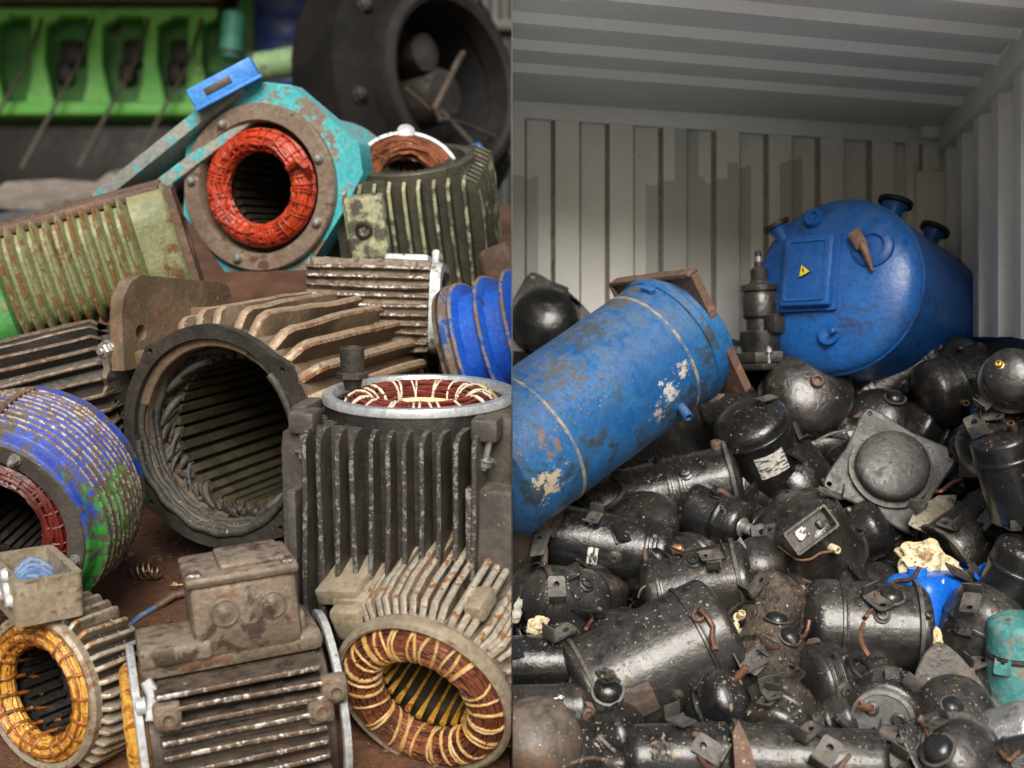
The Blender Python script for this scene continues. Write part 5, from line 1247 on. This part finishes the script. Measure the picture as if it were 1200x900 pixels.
def scuffs(m, spots):   # paint torn off in ragged patches at given places on the shell
    nt = m.node_tree; N = nt.nodes; L_ = nt.links; bs = N['Principled BSDF']
    tc = N.new('ShaderNodeTexCoord'); src = bs.inputs['Base Color'].links[0].from_socket
    nz_ = N.new('ShaderNodeTexNoise'); nz_.inputs['Scale'].default_value = 34; nz_.inputs['Detail'].default_value = 8; nz_.inputs['Roughness'].default_value = .7; L_.new(tc.outputs['Object'], nz_.inputs['Vector'])
    for p, rad, col, th in spots:
        d1 = N.new('ShaderNodeVectorMath'); d1.operation = 'SUBTRACT'; L_.new(tc.outputs['Object'], d1.inputs[0]); d1.inputs[1].default_value = p
        d2 = N.new('ShaderNodeVectorMath'); d2.operation = 'LENGTH'; L_.new(d1.outputs[0], d2.inputs[0])
        mr = N.new('ShaderNodeMapRange'); mr.inputs['From Min'].default_value = rad; mr.inputs['From Max'].default_value = rad * .25; mr.inputs['To Max'].default_value = .27; L_.new(d2.outputs['Value'], mr.inputs['Value'])
        ad = N.new('ShaderNodeMath'); ad.operation = 'ADD'; L_.new(mr.outputs[0], ad.inputs[0]); L_.new(nz_.outputs['Fac'], ad.inputs[1])
        st = N.new('ShaderNodeMapRange'); st.inputs['From Min'].default_value = th; st.inputs['From Max'].default_value = th + .07; L_.new(ad.outputs[0], st.inputs['Value'])
        x = N.new('ShaderNodeMix'); x.data_type = 'RGBA'; L_.new(st.outputs[0], x.inputs['Factor']); L_.new(src, x.inputs[6]); x.inputs[7].default_value = rgb(col); src = x.outputs[2]
    L_.new(src, bs.inputs['Base Color'])
def on_shell(e, zf):
    a = ca + sg * e / 90.0; return (r * math.cos(a), r * math.sin(a), zf * L)
scuffs(M['tankblue'], [(on_shell(-22, .25), .07, (.50, .42, .33), .70), (on_shell(-30, .17), .08, (.55, .50, .45), .71), (on_shell(-40, .10), .07, (.42, .32, .25), .72), (on_shell(-32, -.42), .13, (.40, .34, .24), .735),
    (on_shell(-5, -.36), .12, (.16, .11, .08), .75), (on_shell(60, .05), .22, (.055, .07, .09), .72), (on_shell(35, -.15), .20, (.075, .08, .085), .74), (on_shell(70, .30), .15, (.10, .085, .07), .72), (on_shell(-55, .28), .18, (.03, .045, .07), .70)])
for px, py in ((648, 588), (812, 496)):
    bm = bmesh.new(); T = bc.matrix_basis.inverted() @ (Matrix.Translation(P(px, py, Y - .30 if px < 700 else Y - .12)) @ frame(D(-60, 50)).to_4x4())
    lathe(bm, [(6 * s, -50 * s), (6 * s, -12 * s), (4 * s, -11 * s), (3 * s, -18 * s), (.0005, -18 * s)], 16, M=T); obj('drain_socket', bm, M['tankblue'], bc)
cut(bc, 1)

# --- big blue vessel, right
Y = 4.62; s = S(1, Y); r = 104 * s; L = 340 * s
bv = thing('pressure_vessel', 'big round blue vessel with a boxed front panel, warning triangle and flanged necks on top', 'vessel', P(980, 336, Y), frame(D(165, 50)), None)
bm = bmesh.new(); prof = [(.001, r * .34)] + [(r * math.sin(R_(q)), r * .34 * math.cos(R_(q))) for q in (8, 16, 24, 32, 40, 48, 56, 64, 72, 80)] + [(r, 0), (r, -.06), (r * 1.0, -L * .3), (r * 1.0, -L * .6), (r, -L * .9)] + [(r * math.cos(R_(q)), -L * .9 - r * .3 * math.sin(R_(q))) for q in (20, 40, 60, 80)] + [(.001, -L * .9 - r * .3)]
lathe(bm, prof, 120, dent=.003); obj('vessel_shell', bm, M['tankblue2'], bv, sharp=60)
bm = bmesh.new(); lathe(bm, [(r * .995, -.03), (r * 1.015, -.022), (r * 1.015, -.005), (r * .995, .003)], 120); obj('girth_weld', bm, M['tankblue2'], bv)
iv = bv.matrix_basis.inverted()
def on_dome(px, py):   # the point of the front dome seen at a pixel
    o0 = iv @ Vector((0, 0, H)); d_ = ((iv.to_3x3() @ P(px, py, 1.0).__sub__(Vector((0, 0, H)))))
    best = None
    for k in range(3000):
        t = 3.6 + k * .0006; q = o0 + d_ * t; rho = math.hypot(q.x, q.y)
        if rho < r and q.z <= r * .34 * math.sqrt(1 - (rho / r) ** 2): best = q; break
    return best
def on_dome_frame(px, py, lift=0):
    p = on_dome(px, py) or Vector((0, 0, r * .34)); n = Vector((p.x / r ** 2, p.y / r ** 2, max(p.z, .01) / (r * .34) ** 2)).normalized()
    m = frame(n.lerp(Vector((0, 0, 1)), .55), iv.to_3x3() @ Vector((0, 0, 1))).to_4x4(); m.translation = p + n * lift; return m
T = on_dome_frame(951, 320, .012)
bm = bmesh.new(); w_, h_ = 58 * s * 1.08, 84 * s
rbox(bm, (0, 0, 0), (w_, h_, 20 * s), 4 * s, M=T); plate2d(bm, rr_outline(w_ * 1.12, h_ * 1.08, 3 * s), [], 6 * s, T @ Matrix.Translation((0, 0, -4 * s))); pn = obj('front_panel', bm, M['tankblue2'], bv)
bm = bmesh.new(); plate2d(bm, rr_outline(w_ * .82, h_ * .86, 3 * s), [rr_outline(w_ * .72, h_ * .80, 3 * s)], 3 * s, T @ Matrix.Translation((0, 0, 10.5 * s))); obj('panel_bead', bm, M['tankblue2'], pn)
Tt = T @ Matrix.Translation((-1 * s, -2 * s, 12.6 * s)) @ Matrix.Rotation(R_(24), 4, 'Z')
bm = bmesh.new(); tri = [(9.5 * s * math.cos(R_(q)), 9.5 * s * math.sin(R_(q))) for q in (90, 210, 330)]; plate2d(bm, tri, [], .6 * s, Tt); wt = obj('warning_triangle', bm, M['ink'], pn)
bm = bmesh.new(); plate2d(bm, [(x * .84, y * .84) for x, y in tri], [], .6 * s, Tt @ Matrix.Translation((0, 0, .8 * s))); obj('triangle_face', bm, M['yellow'], wt)
bm = bmesh.new(); plate2d(bm, [(q * s, w * s) for q, w in ((.6, 4.6), (-1.7, .1), (-.2, .3), (-.9, -3.2), (1.7, 1.1), (.3, .9), (1.7, 4.4))], [], .4 * s, Tt @ Matrix.Translation((0, 0, 1.5 * s))); obj('flash_mark', bm, M['ink'], wt)
T = on_dome_frame(956, 257, .0); bm = bmesh.new(); lathe(bm, [(12 * s, -6 * s), (12 * s, 6 * s), (10 * s, 9 * s), (6 * s, 9 * s), (5 * s, 5 * s), (.001, 5 * s)], 26, M=T); obj('sight_glass', bm, M['tankblue2'], bv)
T = on_dome_frame(1022, 290, .0); bm = bmesh.new(); lathe(bm, [(24 * s, -6 * s), (24 * s, 3 * s), (20 * s, 6 * s), (15 * s, 6 * s), (13 * s, 3 * s), (.001, 4 * s)], 40, M=T); obj('hand_hole', bm, M['tankblue2'], bv)
T = on_dome_frame(1012, 288, .01); bm = bmesh.new(); rbox(bm, (-1 * s, 6 * s, 6 * s), (15 * s, 24 * s, 6 * s), 2 * s, M=T @ Matrix.Rotation(R_(32), 4, 'Z')); tube(bm, [T @ Vector(v) for v in ((2 * s, -2 * s, 8 * s), (9 * s, -18 * s, 6 * s), (14 * s, -32 * s, 1 * s))], [5 * s, 4 * s, 2 * s], 8); obj('rusty_bracket', bm, M['rustplate'], bv)
T = on_dome_frame(972, 392, .0); bm = bmesh.new(); lathe(bm, [(13 * s, -6 * s), (12 * s, 5 * s), (8 * s, 5 * s), (.001, 2 * s)], 26, M=T); lathe(bm, [(4 * s, 0), (3 * s, 14 * s), (.001, 15 * s)], 10, M=T @ Matrix.Translation((9 * s, 3 * s, 0))); obj('drain_boss', bm, M['tankblue2'], bv)
for px, py, dpt, th_, ph_, rr in ((1046, 250, .20, 72, -8, 15), (1090, 281, .42, 62, -8, 13), (916, 276, .12, 118, -6, 12)):
    Yn = Y + dpt; sn = S(1, Yn)
    T = iv @ (Matrix.Translation(P(px, py, Yn)) @ frame(D(th_, ph_)).to_4x4()); bm = bmesh.new()
    lathe(bm, [(rr * .72 * sn, -45 * sn), (rr * .74 * sn, 2 * sn), (rr * 1.05 * sn, 12 * sn), (rr * .8 * sn, 12.5 * sn), (rr * .6 * sn, 6 * sn)], 30, M=T); nk = obj('neck', bm, M['tankblue2'], bv)
    bm = bmesh.new(); lathe(bm, [(rr * .75 * sn, 10 * sn), (rr * 1.36 * sn, 11 * sn), (rr * 1.36 * sn, 16 * sn), (rr * .75 * sn, 17 * sn)], 30, closed=True, M=T); obj('neck_flange', bm, M['iron_black'] if px != 1044 else M['tankblue2'], nk)

# --- pump valve on top of the heap
Y = 4.72; s = S(1, Y)
v = thing('shutoff_valve', 'grimy dark shut-off valve with an upright spindle standing left of the big blue vessel', 'valve', P(893, 400, Y), frame(D(93, 2)), None)
bm = bmesh.new(); lathe(bm, [(24 * s, -12 * s), (26 * s, 0), (26 * s, 12 * s), (18 * s, 14 * s), (18 * s, 26 * s), (22 * s, 30 * s), (23 * s, 52 * s), (20 * s, 58 * s), (24 * s, 60 * s), (24 * s, 66 * s), (12 * s, 68 * s), (9 * s, 74 * s), (.001, 74 * s)], 40, dent=.03); rbox(bm, (25 * s, 0, 20 * s), (20 * s, 26 * s, 24 * s), 5 * s); rbox(bm, (-22 * s, 4 * s, 56 * s), (12 * s, 12 * s, 10 * s), 3 * s); obj('valve_body', bm, M['black'][3], v)
bm = bmesh.new(); lathe(bm, [(31 * s, -24 * s), (32 * s, -22 * s), (32 * s, -14 * s), (31 * s, -12 * s), (.01, -12 * s)], 6); rbox(bm, (0, 0, -29 * s), (56 * s, 56 * s, 8 * s), 3 * s); obj('base_flange', bm, M['iron_dark'], v)
bm = bmesh.new(); lathe(bm, [(9 * s, 70 * s), (10 * s, 72 * s), (10 * s, 84 * s), (7 * s, 86 * s), (5 * s, 88 * s), (5 * s, 98 * s), (3 * s, 106 * s), (.001, 106 * s)], 16); sp_ = obj('spindle', bm, M['iron_dark'], v)
bm = bmesh.new(); lathe(bm, [(5.5 * s, 93 * s), (5.5 * s, 99 * s), (5 * s, 99.5 * s)], 12); obj('spindle_ring', bm, M['bolt'], sp_)
for q in (30, 150, 210, 330):
    bm = bmesh.new(); bolt(bm, Matrix.Translation((27 * s * math.cos(R_(q)), 27 * s * math.sin(R_(q)), -12 * s)), 4 * s, 4 * s, 14 * s); obj('bolt', bm, M['bolt'], v)

# --- blue plastic piece, foam lumps, plates and loose bits
Y = Yp(700) - .06; s = S(1, Y)
o = thing('plastic_jerrycan', 'bright blue plastic can half buried under the foam lump', 'plastic can', P(1104, 704, Y), frame((0, 0, 1), D(8, 50)), None)
bm = bmesh.new(); rbox(bm, (0, 0, 0), (156 * s, 70 * s, 72 * s), 18 * s, seg=5); obj('can_body', bm, M['bluepl'], o)
bm = bmesh.new(); lathe(bm, [(11 * s, 0), (11 * s, 12 * s), (.001, 12 * s)], 20, M=Matrix.Translation((52 * s, 0, 31 * s))); obj('can_lid', bm, M['bluepl'], o)
o = thing('plastic_pipe', 'short bright blue plastic pipe end beside the right wall', 'pipe', P(1172, 694, Y - .10), frame(D(125, 20)), None)
bm = bmesh.new(); lathe(bm, [(12 * s, -34 * s), (16 * s, -34 * s), (16 * s, 34 * s), (12 * s, 34 * s)], 24, closed=True); obj('pipe_wall', bm, M['bluepl'], o)
bm = bmesh.new(); lathe(bm, [(16.5 * s, 0), (17.5 * s, 2 * s), (16.5 * s, 4 * s)], 24); obj('pipe_ring', bm, M['paper'], o)
def lump(name, label, cat, px, py, dy, sx, sy, sz, mat, th=0, seed=0, tear=.28):
    Y = Yp(py) + dy; s = S(1, Y); bm = bmesh.new(); bmesh.ops.create_icosphere(bm, subdivisions=4, radius=1)
    for v_ in bm.verts:
        n_ = v_.co.copy(); k = 1 + tear * noise.noise(n_ * 1.7 + Vector((seed, 0, 0))) + tear * .30 * noise.noise(n_ * 3.4 + Vector((seed, 3, 0))) + .03 * noise.noise(n_ * 11)
        v_.co = Vector((n_.x * sx * s * k, n_.y * sy * s * k, n_.z * sz * s * k))
    o = obj(name, bm, M[mat], None, sharp=25, M=Matrix.Translation(P(px, py, Y)) @ Matrix.Rotation(R_(th), 4, 'Y')); tag(o, label, cat); return o
lump('foam_lump', 'large yellowed foam lump with brown burns lying on the blue plastic', 'foam', 1086, 660, -.16, 36, 18, 24, 'foam', 15, 1, .5)
lump('foam_lump', 'white torn foam tail hanging below the large foam lump', 'foam', 1097, 705, -.17, 9, 8, 27, 'paper', 8, 2, .5)
lump('foam_lump', 'small square cream foam piece under the torn tail', 'foam', 1096, 750, -.16, 9, 8, 14, 'foam', -4, 3, .3)
lump('foam_lump', 'yellow crumb of foam beside the split shell', 'foam', 858, 742, -.12, 8, 7, 12, 'foam', 30, 4, .5)
lump('foam_lump', 'cream foam scrap on the egg-shaped compressor', 'foam', 630, 732, -.13, 12, 7, 9, 'foam', -30, 5, .5)
lump('paper_scrap', 'white crumpled scrap at the left edge beside the egg-shaped compressor', 'paper', 606, 716, -.12, 5.5, 5, 14, 'paper', 10, 6, .5)
lump('foam_lump', 'pale fluffy foam crumbs on the long dusty bottom cylinder', 'foam', 932, 866, -.20, 17, 8, 6, 'paper', 6, 7, .6)
lump('rag_scrap', 'brown crumpled rag on the near end of the diagonal cylinder', 'rag', 712, 792, -.26, 13, 6, 8, 'caked', 25, 8, .5)
def sheet(name, label, cat, px, py, dy, ol, th, ph, mat, bend=.2, seed=0, holes=(), t=1.6):
    Y = min(Yp(py), Ywall(px) - .16) + dy; s = S(1, Y); bm = bmesh.new()
    pts = []
    n = len(ol)
    for i in range(n):
        a, b_ = Vector(ol[i]), Vector(ol[(i + 1) % n])
        for k in range(4): q = a.lerp(b_, k / 4); pts.append((q.x * s, q.y * s))
    ex = [(x * 5 * s, y * 5 * s) for x in range(-9, 10) for y in range(-9, 10) if inside((x * 5 * s, y * 5 * s), pts)]
    plate2d(bm, pts, [circle(a * s, b_ * s, c_ * s, 10) for a, b_, c_ in holes], t * s, warp=lambda x, y: bend * s * 40 * noise.noise(Vector((x / s * .028, y / s * .028, seed))), extra=[])
    o = obj(name, bm, M[mat], None, sharp=40, M=Matrix.Translation(P(px, py, Y)) @ frame(D(th, ph)).to_4x4()); tag(o, label, cat); return o
M['beige'] = worn('beige sheet', (.30, .27, .19), (.40, .36, .27), (.18, .10, .05), .58, .08, .5, .1, 9, .3)
sheet('bracket_plate', 'torn beige sheet bracket in front of the broken open shell', 'bracket', 1096, 606, -.16, ((-38, -8), (-20, 14), (16, 30), (34, 26), (22, 4), (30, -12), (10, -34), (4, -14), (-10, -30)), 70, 55, 'beige', .35, 2)
sheet('bracket_plate', 'black bent sheet triangle standing on the split shell', 'bracket', 866, 652, -.12, ((-24, -22), (22, -16), (2, 24)), 100, 60, 'plate_dark', .3, 4, ((0, -6, 3),))
sheet('bracket_plate', 'grey bolt eye plate below the white sticker cylinder', 'bracket', 892, 625, -.12, ((-12, -8), (10, -10), (14, 6), (0, 12), (-12, 8)), 80, 60, 'grey_shell', .1, 5, ((1, 1, 4),))
sheet('bracket_plate', 'small grey tab with a slot at the lower left below the brownish shell', 'bracket', 632, 632, -.16, ((-8, -24), (8, -20), (14, 14), (2, 24), (-6, 10)), 110, 55, 'grey_shell', .1, 6, ((0, 2, 2.6),))
sheet('bracket_plate', 'pale mounting strip on the right by the narrow cans', 'bracket', 1176, 498, -.10, ((-16, -4), (16, -4), (16, 4), (-16, 4)), 60, 60, 'paper', .1, 7)
sheet('bracket_plate', 'dark curved strip standing upright in front of the bottom cylinder', 'bracket', 872, 880, -.22, ((-14, -30), (14, -34), (8, 10), (-4, 36), (-12, 20)), 90, 62, 'rustplate', .4, 8)
sheet('bracket_plate', 'torn dark tab beside the wide bright sheen cylinder', 'bracket', 1074, 740, -.16, ((-10, -36), (8, -30), (10, 30), (-6, 36)), 150, 45, 'plate_dark', .4, 9, ((0, -14, 3),))
def wire(name, label, pts, rad, mat, cat='wire'):
    bm = bmesh.new(); pp = [P(a, b_, min(Yp(b_), Ywall(min(a, 1196)) - .10) + dy) for a, b_, dy in pts]
    q = []
    for i in range(len(pp) - 1):
        p0, p1, p2, p3 = pp[max(i - 1, 0)], pp[i], pp[i + 1], pp[min(i + 2, len(pp) - 1)]
        for k in range(6):
            t = k / 6; q.append(.5 * ((2 * p1) + (p2 - p0) * t + (2 * p0 - 5 * p1 + 4 * p2 - p3) * t * t + (3 * p1 - p0 - 3 * p2 + p3) * t ** 3))
    q.append(pp[-1]); tube(bm, q, S(rad, 4), 6); o = obj(name, bm, M[mat]); tag(o, label, cat)
wire('wire', 'thin pale wire arching over the beige bracket on the right', [(1136, 600, -.2), (1150, 575, -.2), (1162, 558, -.22), (1182, 568, -.2), (1204, 575, -.15)], 1.5, 'cord')
wire('wire', 'curled thin wire loop at the bottom left, by the rusty dome', [(660, 900, -.24), (672, 893, -.25), (694, 888, -.26), (716, 893, -.26), (728, 904, -.24)], 1.6, 'grime_edge')
wire('copper_wire', 'bent copper wire hanging from the open electrical box', [(912, 640, -.15), (926, 650, -.17), (936, 656, -.17), (950, 655, -.18), (962, 648, -.2), (978, 646, -.2)], 1.4, 'copper', 'copper wire')
wire('copper_wire', 'copper strip stuck to the front of the wide bright sheen cylinder', [(1012, 730, -.31), (1008, 745, -.31), (1012, 758, -.30), (1018, 768, -.28)], 2.4, 'copper', 'copper wire')
wire('wire', 'blue cream cable running along the right wall above the upright cylinder', [(1160, 503, -.08), (1178, 497, -.08), (1192, 487, -.08), (1204, 478, -.05)], 1.8, 'pale_rim')
wire('wire', 'straight dark rod pointing at the grey square plate', [(955, 518, -.09), (975, 508, -.11), (1005, 502, -.12), (1030, 497, -.11)], 1.6, 'grime')
wire('copper_wire', 'pink copper strand at the bottom right on the dented can', [(1172, 880, -.22), (1182, 890, -.24), (1190, 884, -.24), (1200, 876, -.22)], 2.0, 'copper', 'copper wire')
wire('wire', 'short bright bent clip lying on the diagonal cylinder', [(776, 688, -.15), (784, 694, -.17), (790, 702, -.17)], 1.4, 'pale_rim')
wire('copper_wire', 'short copper tube lying over the four eared plate lower right', [(1096, 576, -.15), (1104, 575, -.17), (1116, 566, -.17), (1128, 562, -.16)], 2.6, 'copper', 'copper wire')
wire('wire', 'dark looped wire over the split shell', [(748, 700, -.1), (752, 690, -.14), (766, 680, -.16), (770, 664, -.14)], 1.3, 'grime')

# --- lower layer of the heap, seen only in the gaps
G_L = 'dark compressors packed in the lower layer of the heap'
rg = random.Random(21); protos = []
for q in range(3):
    o = comp('dark oily compressor showing only in gaps of the lower layer', 700 + 130 * q, 650, (38, 44, 34)[q], (90, 110, 80)[q], 30, 10, (2, 0, 1)[q], .2, ha=.5, seams=(.1,), stubs=((.2, 20, 24, 4, 'rustplate'),), plate=((20, 140, 260), -.3, 2) if q == 0 else None, group=G_L)
    protos.append(o)
def copy_tree(o, parent=None):
    c = o.copy(); COL.objects.link(c)
    if parent: c.parent = parent
    for ch in list(o.children): copy_tree(ch, c)
    return c
n = 0
for py in range(440, 930, 66):
    for px in range(635, 1200, 72):
        x = px + rg.uniform(-18, 18) + (36 if (py // 66) % 2 else 0); y = py + rg.uniform(-14, 14)
        if x > 1180 or (y < 540 and x < 830): continue
        o = protos[n] if n < 3 else copy_tree(protos[n % 3])
        Y_ = min(Yp(y) + .13, Ywall(x + 20) - .12) + rg.uniform(-.02, .03)
        m = frame(D(rg.uniform(0, 360), rg.uniform(-20, 55)), roll=rg.uniform(0, 360)).to_4x4(); m.translation = P(x, y, Y_)
        if m.translation.x < .14: m.translation.x = .14
        o.matrix_world = m; n += 1
# ================================================================== scattered flakes on the heaps
bpy.context.view_layer.update()
dg = bpy.context.evaluated_depsgraph_get()
def flakes(name, label, mat, region, count, smin, smax, seed):
    rg = random.Random(seed); bm = bmesh.new(); k = 0
    org = Vector((0, 0, H))
    for _ in range(count * 3):
        if k >= count: break
        px, py = rg.uniform(region[0], region[2]), rg.uniform(region[1], region[3])
        d_ = (P(px, py, 1.0) - org).normalized()
        hit, loc, nor, idx, ob, mw = scene.ray_cast(dg, org, d_)
        if not hit or nor.z < .15 or loc.y > 5.1: continue
        # drop it from above so it lies where it would settle
        sz = rg.uniform(smin, smax) * (2.2 if rg.random() < .06 else 1)
        m = frame(nor.lerp(Vector((0, 0, 1)), .2), (rg.uniform(-1, 1), rg.uniform(-1, 1), .1)).to_4x4(); m.translation = loc + nor * .0008
        vs = [bm.verts.new(m @ Vector((sz * rg.uniform(.5, 1.6) * math.cos(2 * PI * q / 5), sz * rg.uniform(.3, .9) * math.sin(2 * PI * q / 5), rg.uniform(0, sz * .35)))) for q in range(5)]
        bm.faces.new(vs); k += 1
    o = obj(name, bm, mat, None, sharp=5); tag(o, label, None, None, 'stuff')
M['bark'] = worn('bark flakes', (.13, .085, .05), (.26, .19, .12), (.42, .35, .26), .56, .08, .8, 0, 3, .3)
flakes('debris', 'brown bark flakes scattered over the heap', M['bark'], (603, 440, 1198, 898), 2600, .0015, .0045, 3)
M['chips'] = worn('paint chips', (.22, .17, .12), (.40, .34, .27), (.14, .07, .03), .56, .08, .8, 0, 3, .3)
flakes('dirt', 'brown grit lying on the motors', M['chips'], (3, 240, 596, 898), 1500, .0012, .0032, 5)

M['copper_cut'] = worn('tarnished copper', (.13, .06, .04), (.24, .12, .085), (.05, .03, .022), .55, .1, .45, .5, 12, .3)
G_S = 'cut off bits lying among the compressors'
def bit(kind):
    if kind == 0:
        o = thing('pipe_offcut', 'short cut copper pipe offcut lying among the compressors', 'pipe offcut', (0, 0, 0), None, G_S); bm = bmesh.new()
        tube(bm, [(-.045, 0, .008), (-.02, .004, .010), (.01, 0, .012), (.032, .012, .018), (.045, .030, .03)], .0062, 9); obj('tube', bm, M['copper_cut'], o)
        bm = bmesh.new(); lathe(bm, [(.0062, -.004), (.0088, -.003), (.0088, .006), (.0062, .007)], 12, M=Matrix.Translation((-.043, 0, .008)) @ Matrix.Rotation(PI / 2, 4, 'Y')); obj('collar', bm, M['rustplate'], o)
    elif kind == 1:
        o = thing('bracket', 'small bent black steel bracket with a hole lying among the compressors', 'bracket', (0, 0, 0), None, G_S); bm = bmesh.new()
        plate2d(bm, rr_outline(.07, .045, .008, 3), [circle(.015, 0, .008, 10)], .004, Matrix.Translation((0, 0, .012)), warp=lambda x, y: .3 * abs(x) * (x > 0)); obj('flat', bm, M['plate_dark'], o)
        bm = bmesh.new(); rbox(bm, (-.036, 0, .028), (.004, .044, .036), .001); obj('upstand', bm, M['plate_dark'], o)
    elif kind == 2:
        o = thing('end_cap', 'small round black steel end cap with a rolled lip lying among the compressors', 'cap', (0, 0, 0), None, G_S); bm = bmesh.new()
        lathe(bm, [(.001, .026), (.015, .025), (.028, .019), (.035, .008), (.037, 0)], 30, dent=.05); obj('dome', bm, M['black'][2], o)
        bm = bmesh.new(); lathe(bm, [(.036, .004), (.042, .003), (.043, 0), (.041, -.003), (.036, -.002)], 30, dent=.05); obj('lip', bm, M['plate_dark'], o)
    elif kind == 3:
        o = thing('hose', 'short curled black rubber hose lying among the compressors', 'hose', (0, 0, 0), None, G_S); bm = bmesh.new()
        tube(bm, [(.06 * math.cos(q * .5), .045 * math.sin(q * .5), .012 + .004 * q) for q in range(9)], .0075, 9); obj('hose_wall', bm, M['iron_black'], o)
        bm = bmesh.new(); lathe(bm, [(.0078, -.005), (.0098, -.004), (.0098, .004), (.0078, .005)], 12, M=Matrix.Translation((.06, 0, .012)) @ Matrix.Rotation(PI / 2, 4, 'X')); obj('clip', bm, M['bolt'], o)
    else:
        o = thing('bolt', 'loose steel bolt lying among the compressors', 'bolt', (0, 0, 0), None, G_S); bm = bmesh.new()
        bolt(bm, Matrix.Rotation(PI / 2, 4, 'Y') @ Matrix.Translation((-.01, 0, 0)), .0095, .009, .045); obj('shank', bm, M['bolt'], o)
    return o
spots = []
rg = random.Random(77)
while len(spots) < 56:
    px, py = rg.uniform(612, 1190), rg.uniform(455, 890)
    d_ = (P(px, py, 1.0) - Vector((0, 0, H))).normalized()
    hit, loc, nor, idx, ob, mw = scene.ray_cast(dg, Vector((0, 0, H)), d_)
    if not hit or nor.z < .15 or loc.x < .09: continue
    q = ob
    while q.parent: q = q.parent
    if str(q.get('category', '')) in ('cylinder', 'vessel', 'valve', 'container', 'foam', 'rag') or 'eared' in str(q.get('label', '')): continue
    spots.append((loc, nor))
for k, (loc, nor) in enumerate(spots):
    kd = (1, 0, 1, 2, 1, 3, 4, 1, 0, 2, 1, 1, 1, 1, 0, 1, 1, 2, 1, 1)[k % 20]
    if k < 12: pass
    key = 'bit%d' % kd
    if key not in M: M[key] = bit(kd); o = M[key]
    else:
        o = M[key].copy(); COL.objects.link(o)
        for ch in list(M[key].children): c = ch.copy(); COL.objects.link(c); c.parent = o
    m = frame(nor.lerp(Vector((0, 0, 1)), .3), (rg.uniform(-1, 1), rg.uniform(-1, 1), .2)).to_4x4() @ Matrix.Scale(rg.uniform(.8, 1.25), 4); m.translation = loc
    o.matrix_world = m

# ================================================================== light, sky, camera
w = bpy.data.worlds.new('World'); scene.world = w; w.use_nodes = True
nt = w.node_tree; bg = nt.nodes['Background']; sky = nt.nodes.new('ShaderNodeTexSky')
sky.sky_type = 'NISHITA'; sky.sun_disc = False
EL, AZ = R_(31), R_(178)      # sun high behind the viewer
sky.sun_elevation = EL; sky.sun_rotation = AZ
sky.air_density = 1.2; sky.dust_density = 3.0; sky.ozone_density = .6
nt.links.new(sky.outputs[0], bg.inputs['Color']); bg.inputs['Strength'].default_value = .07
sd = bpy.data.lights.new('sun', 'SUN'); sd.energy = 5.0; sd.angle = R_(33); sd.color = (1.0, .965, .91)
so = bpy.data.objects.new('sun', sd); COL.objects.link(so)
dirn = Vector((math.sin(AZ) * math.cos(EL), math.cos(AZ) * math.cos(EL), math.sin(EL)))
so.rotation_euler = dirn.to_track_quat('Z', 'Y').to_euler(); so.location = dirn * 20
cd = bpy.data.cameras.new('camera'); co = bpy.data.objects.new('camera', cd); COL.objects.link(co)
co.location = (0, 0, H); co.rotation_euler = (PI / 2, 0, 0)
cd.sensor_width = 36; cd.lens = 45; cd.clip_end = 2000; cd.clip_start = .05
cd.dof.use_dof = True; cd.dof.focus_distance = 3.85; cd.dof.aperture_fstop = 1.6; cd.dof.aperture_blades = 0
scene.camera = co
scene.view_settings.view_transform = 'Standard'; scene.view_settings.look = 'None'; scene.view_settings.exposure = 0
scene.cycles.max_bounces = 6
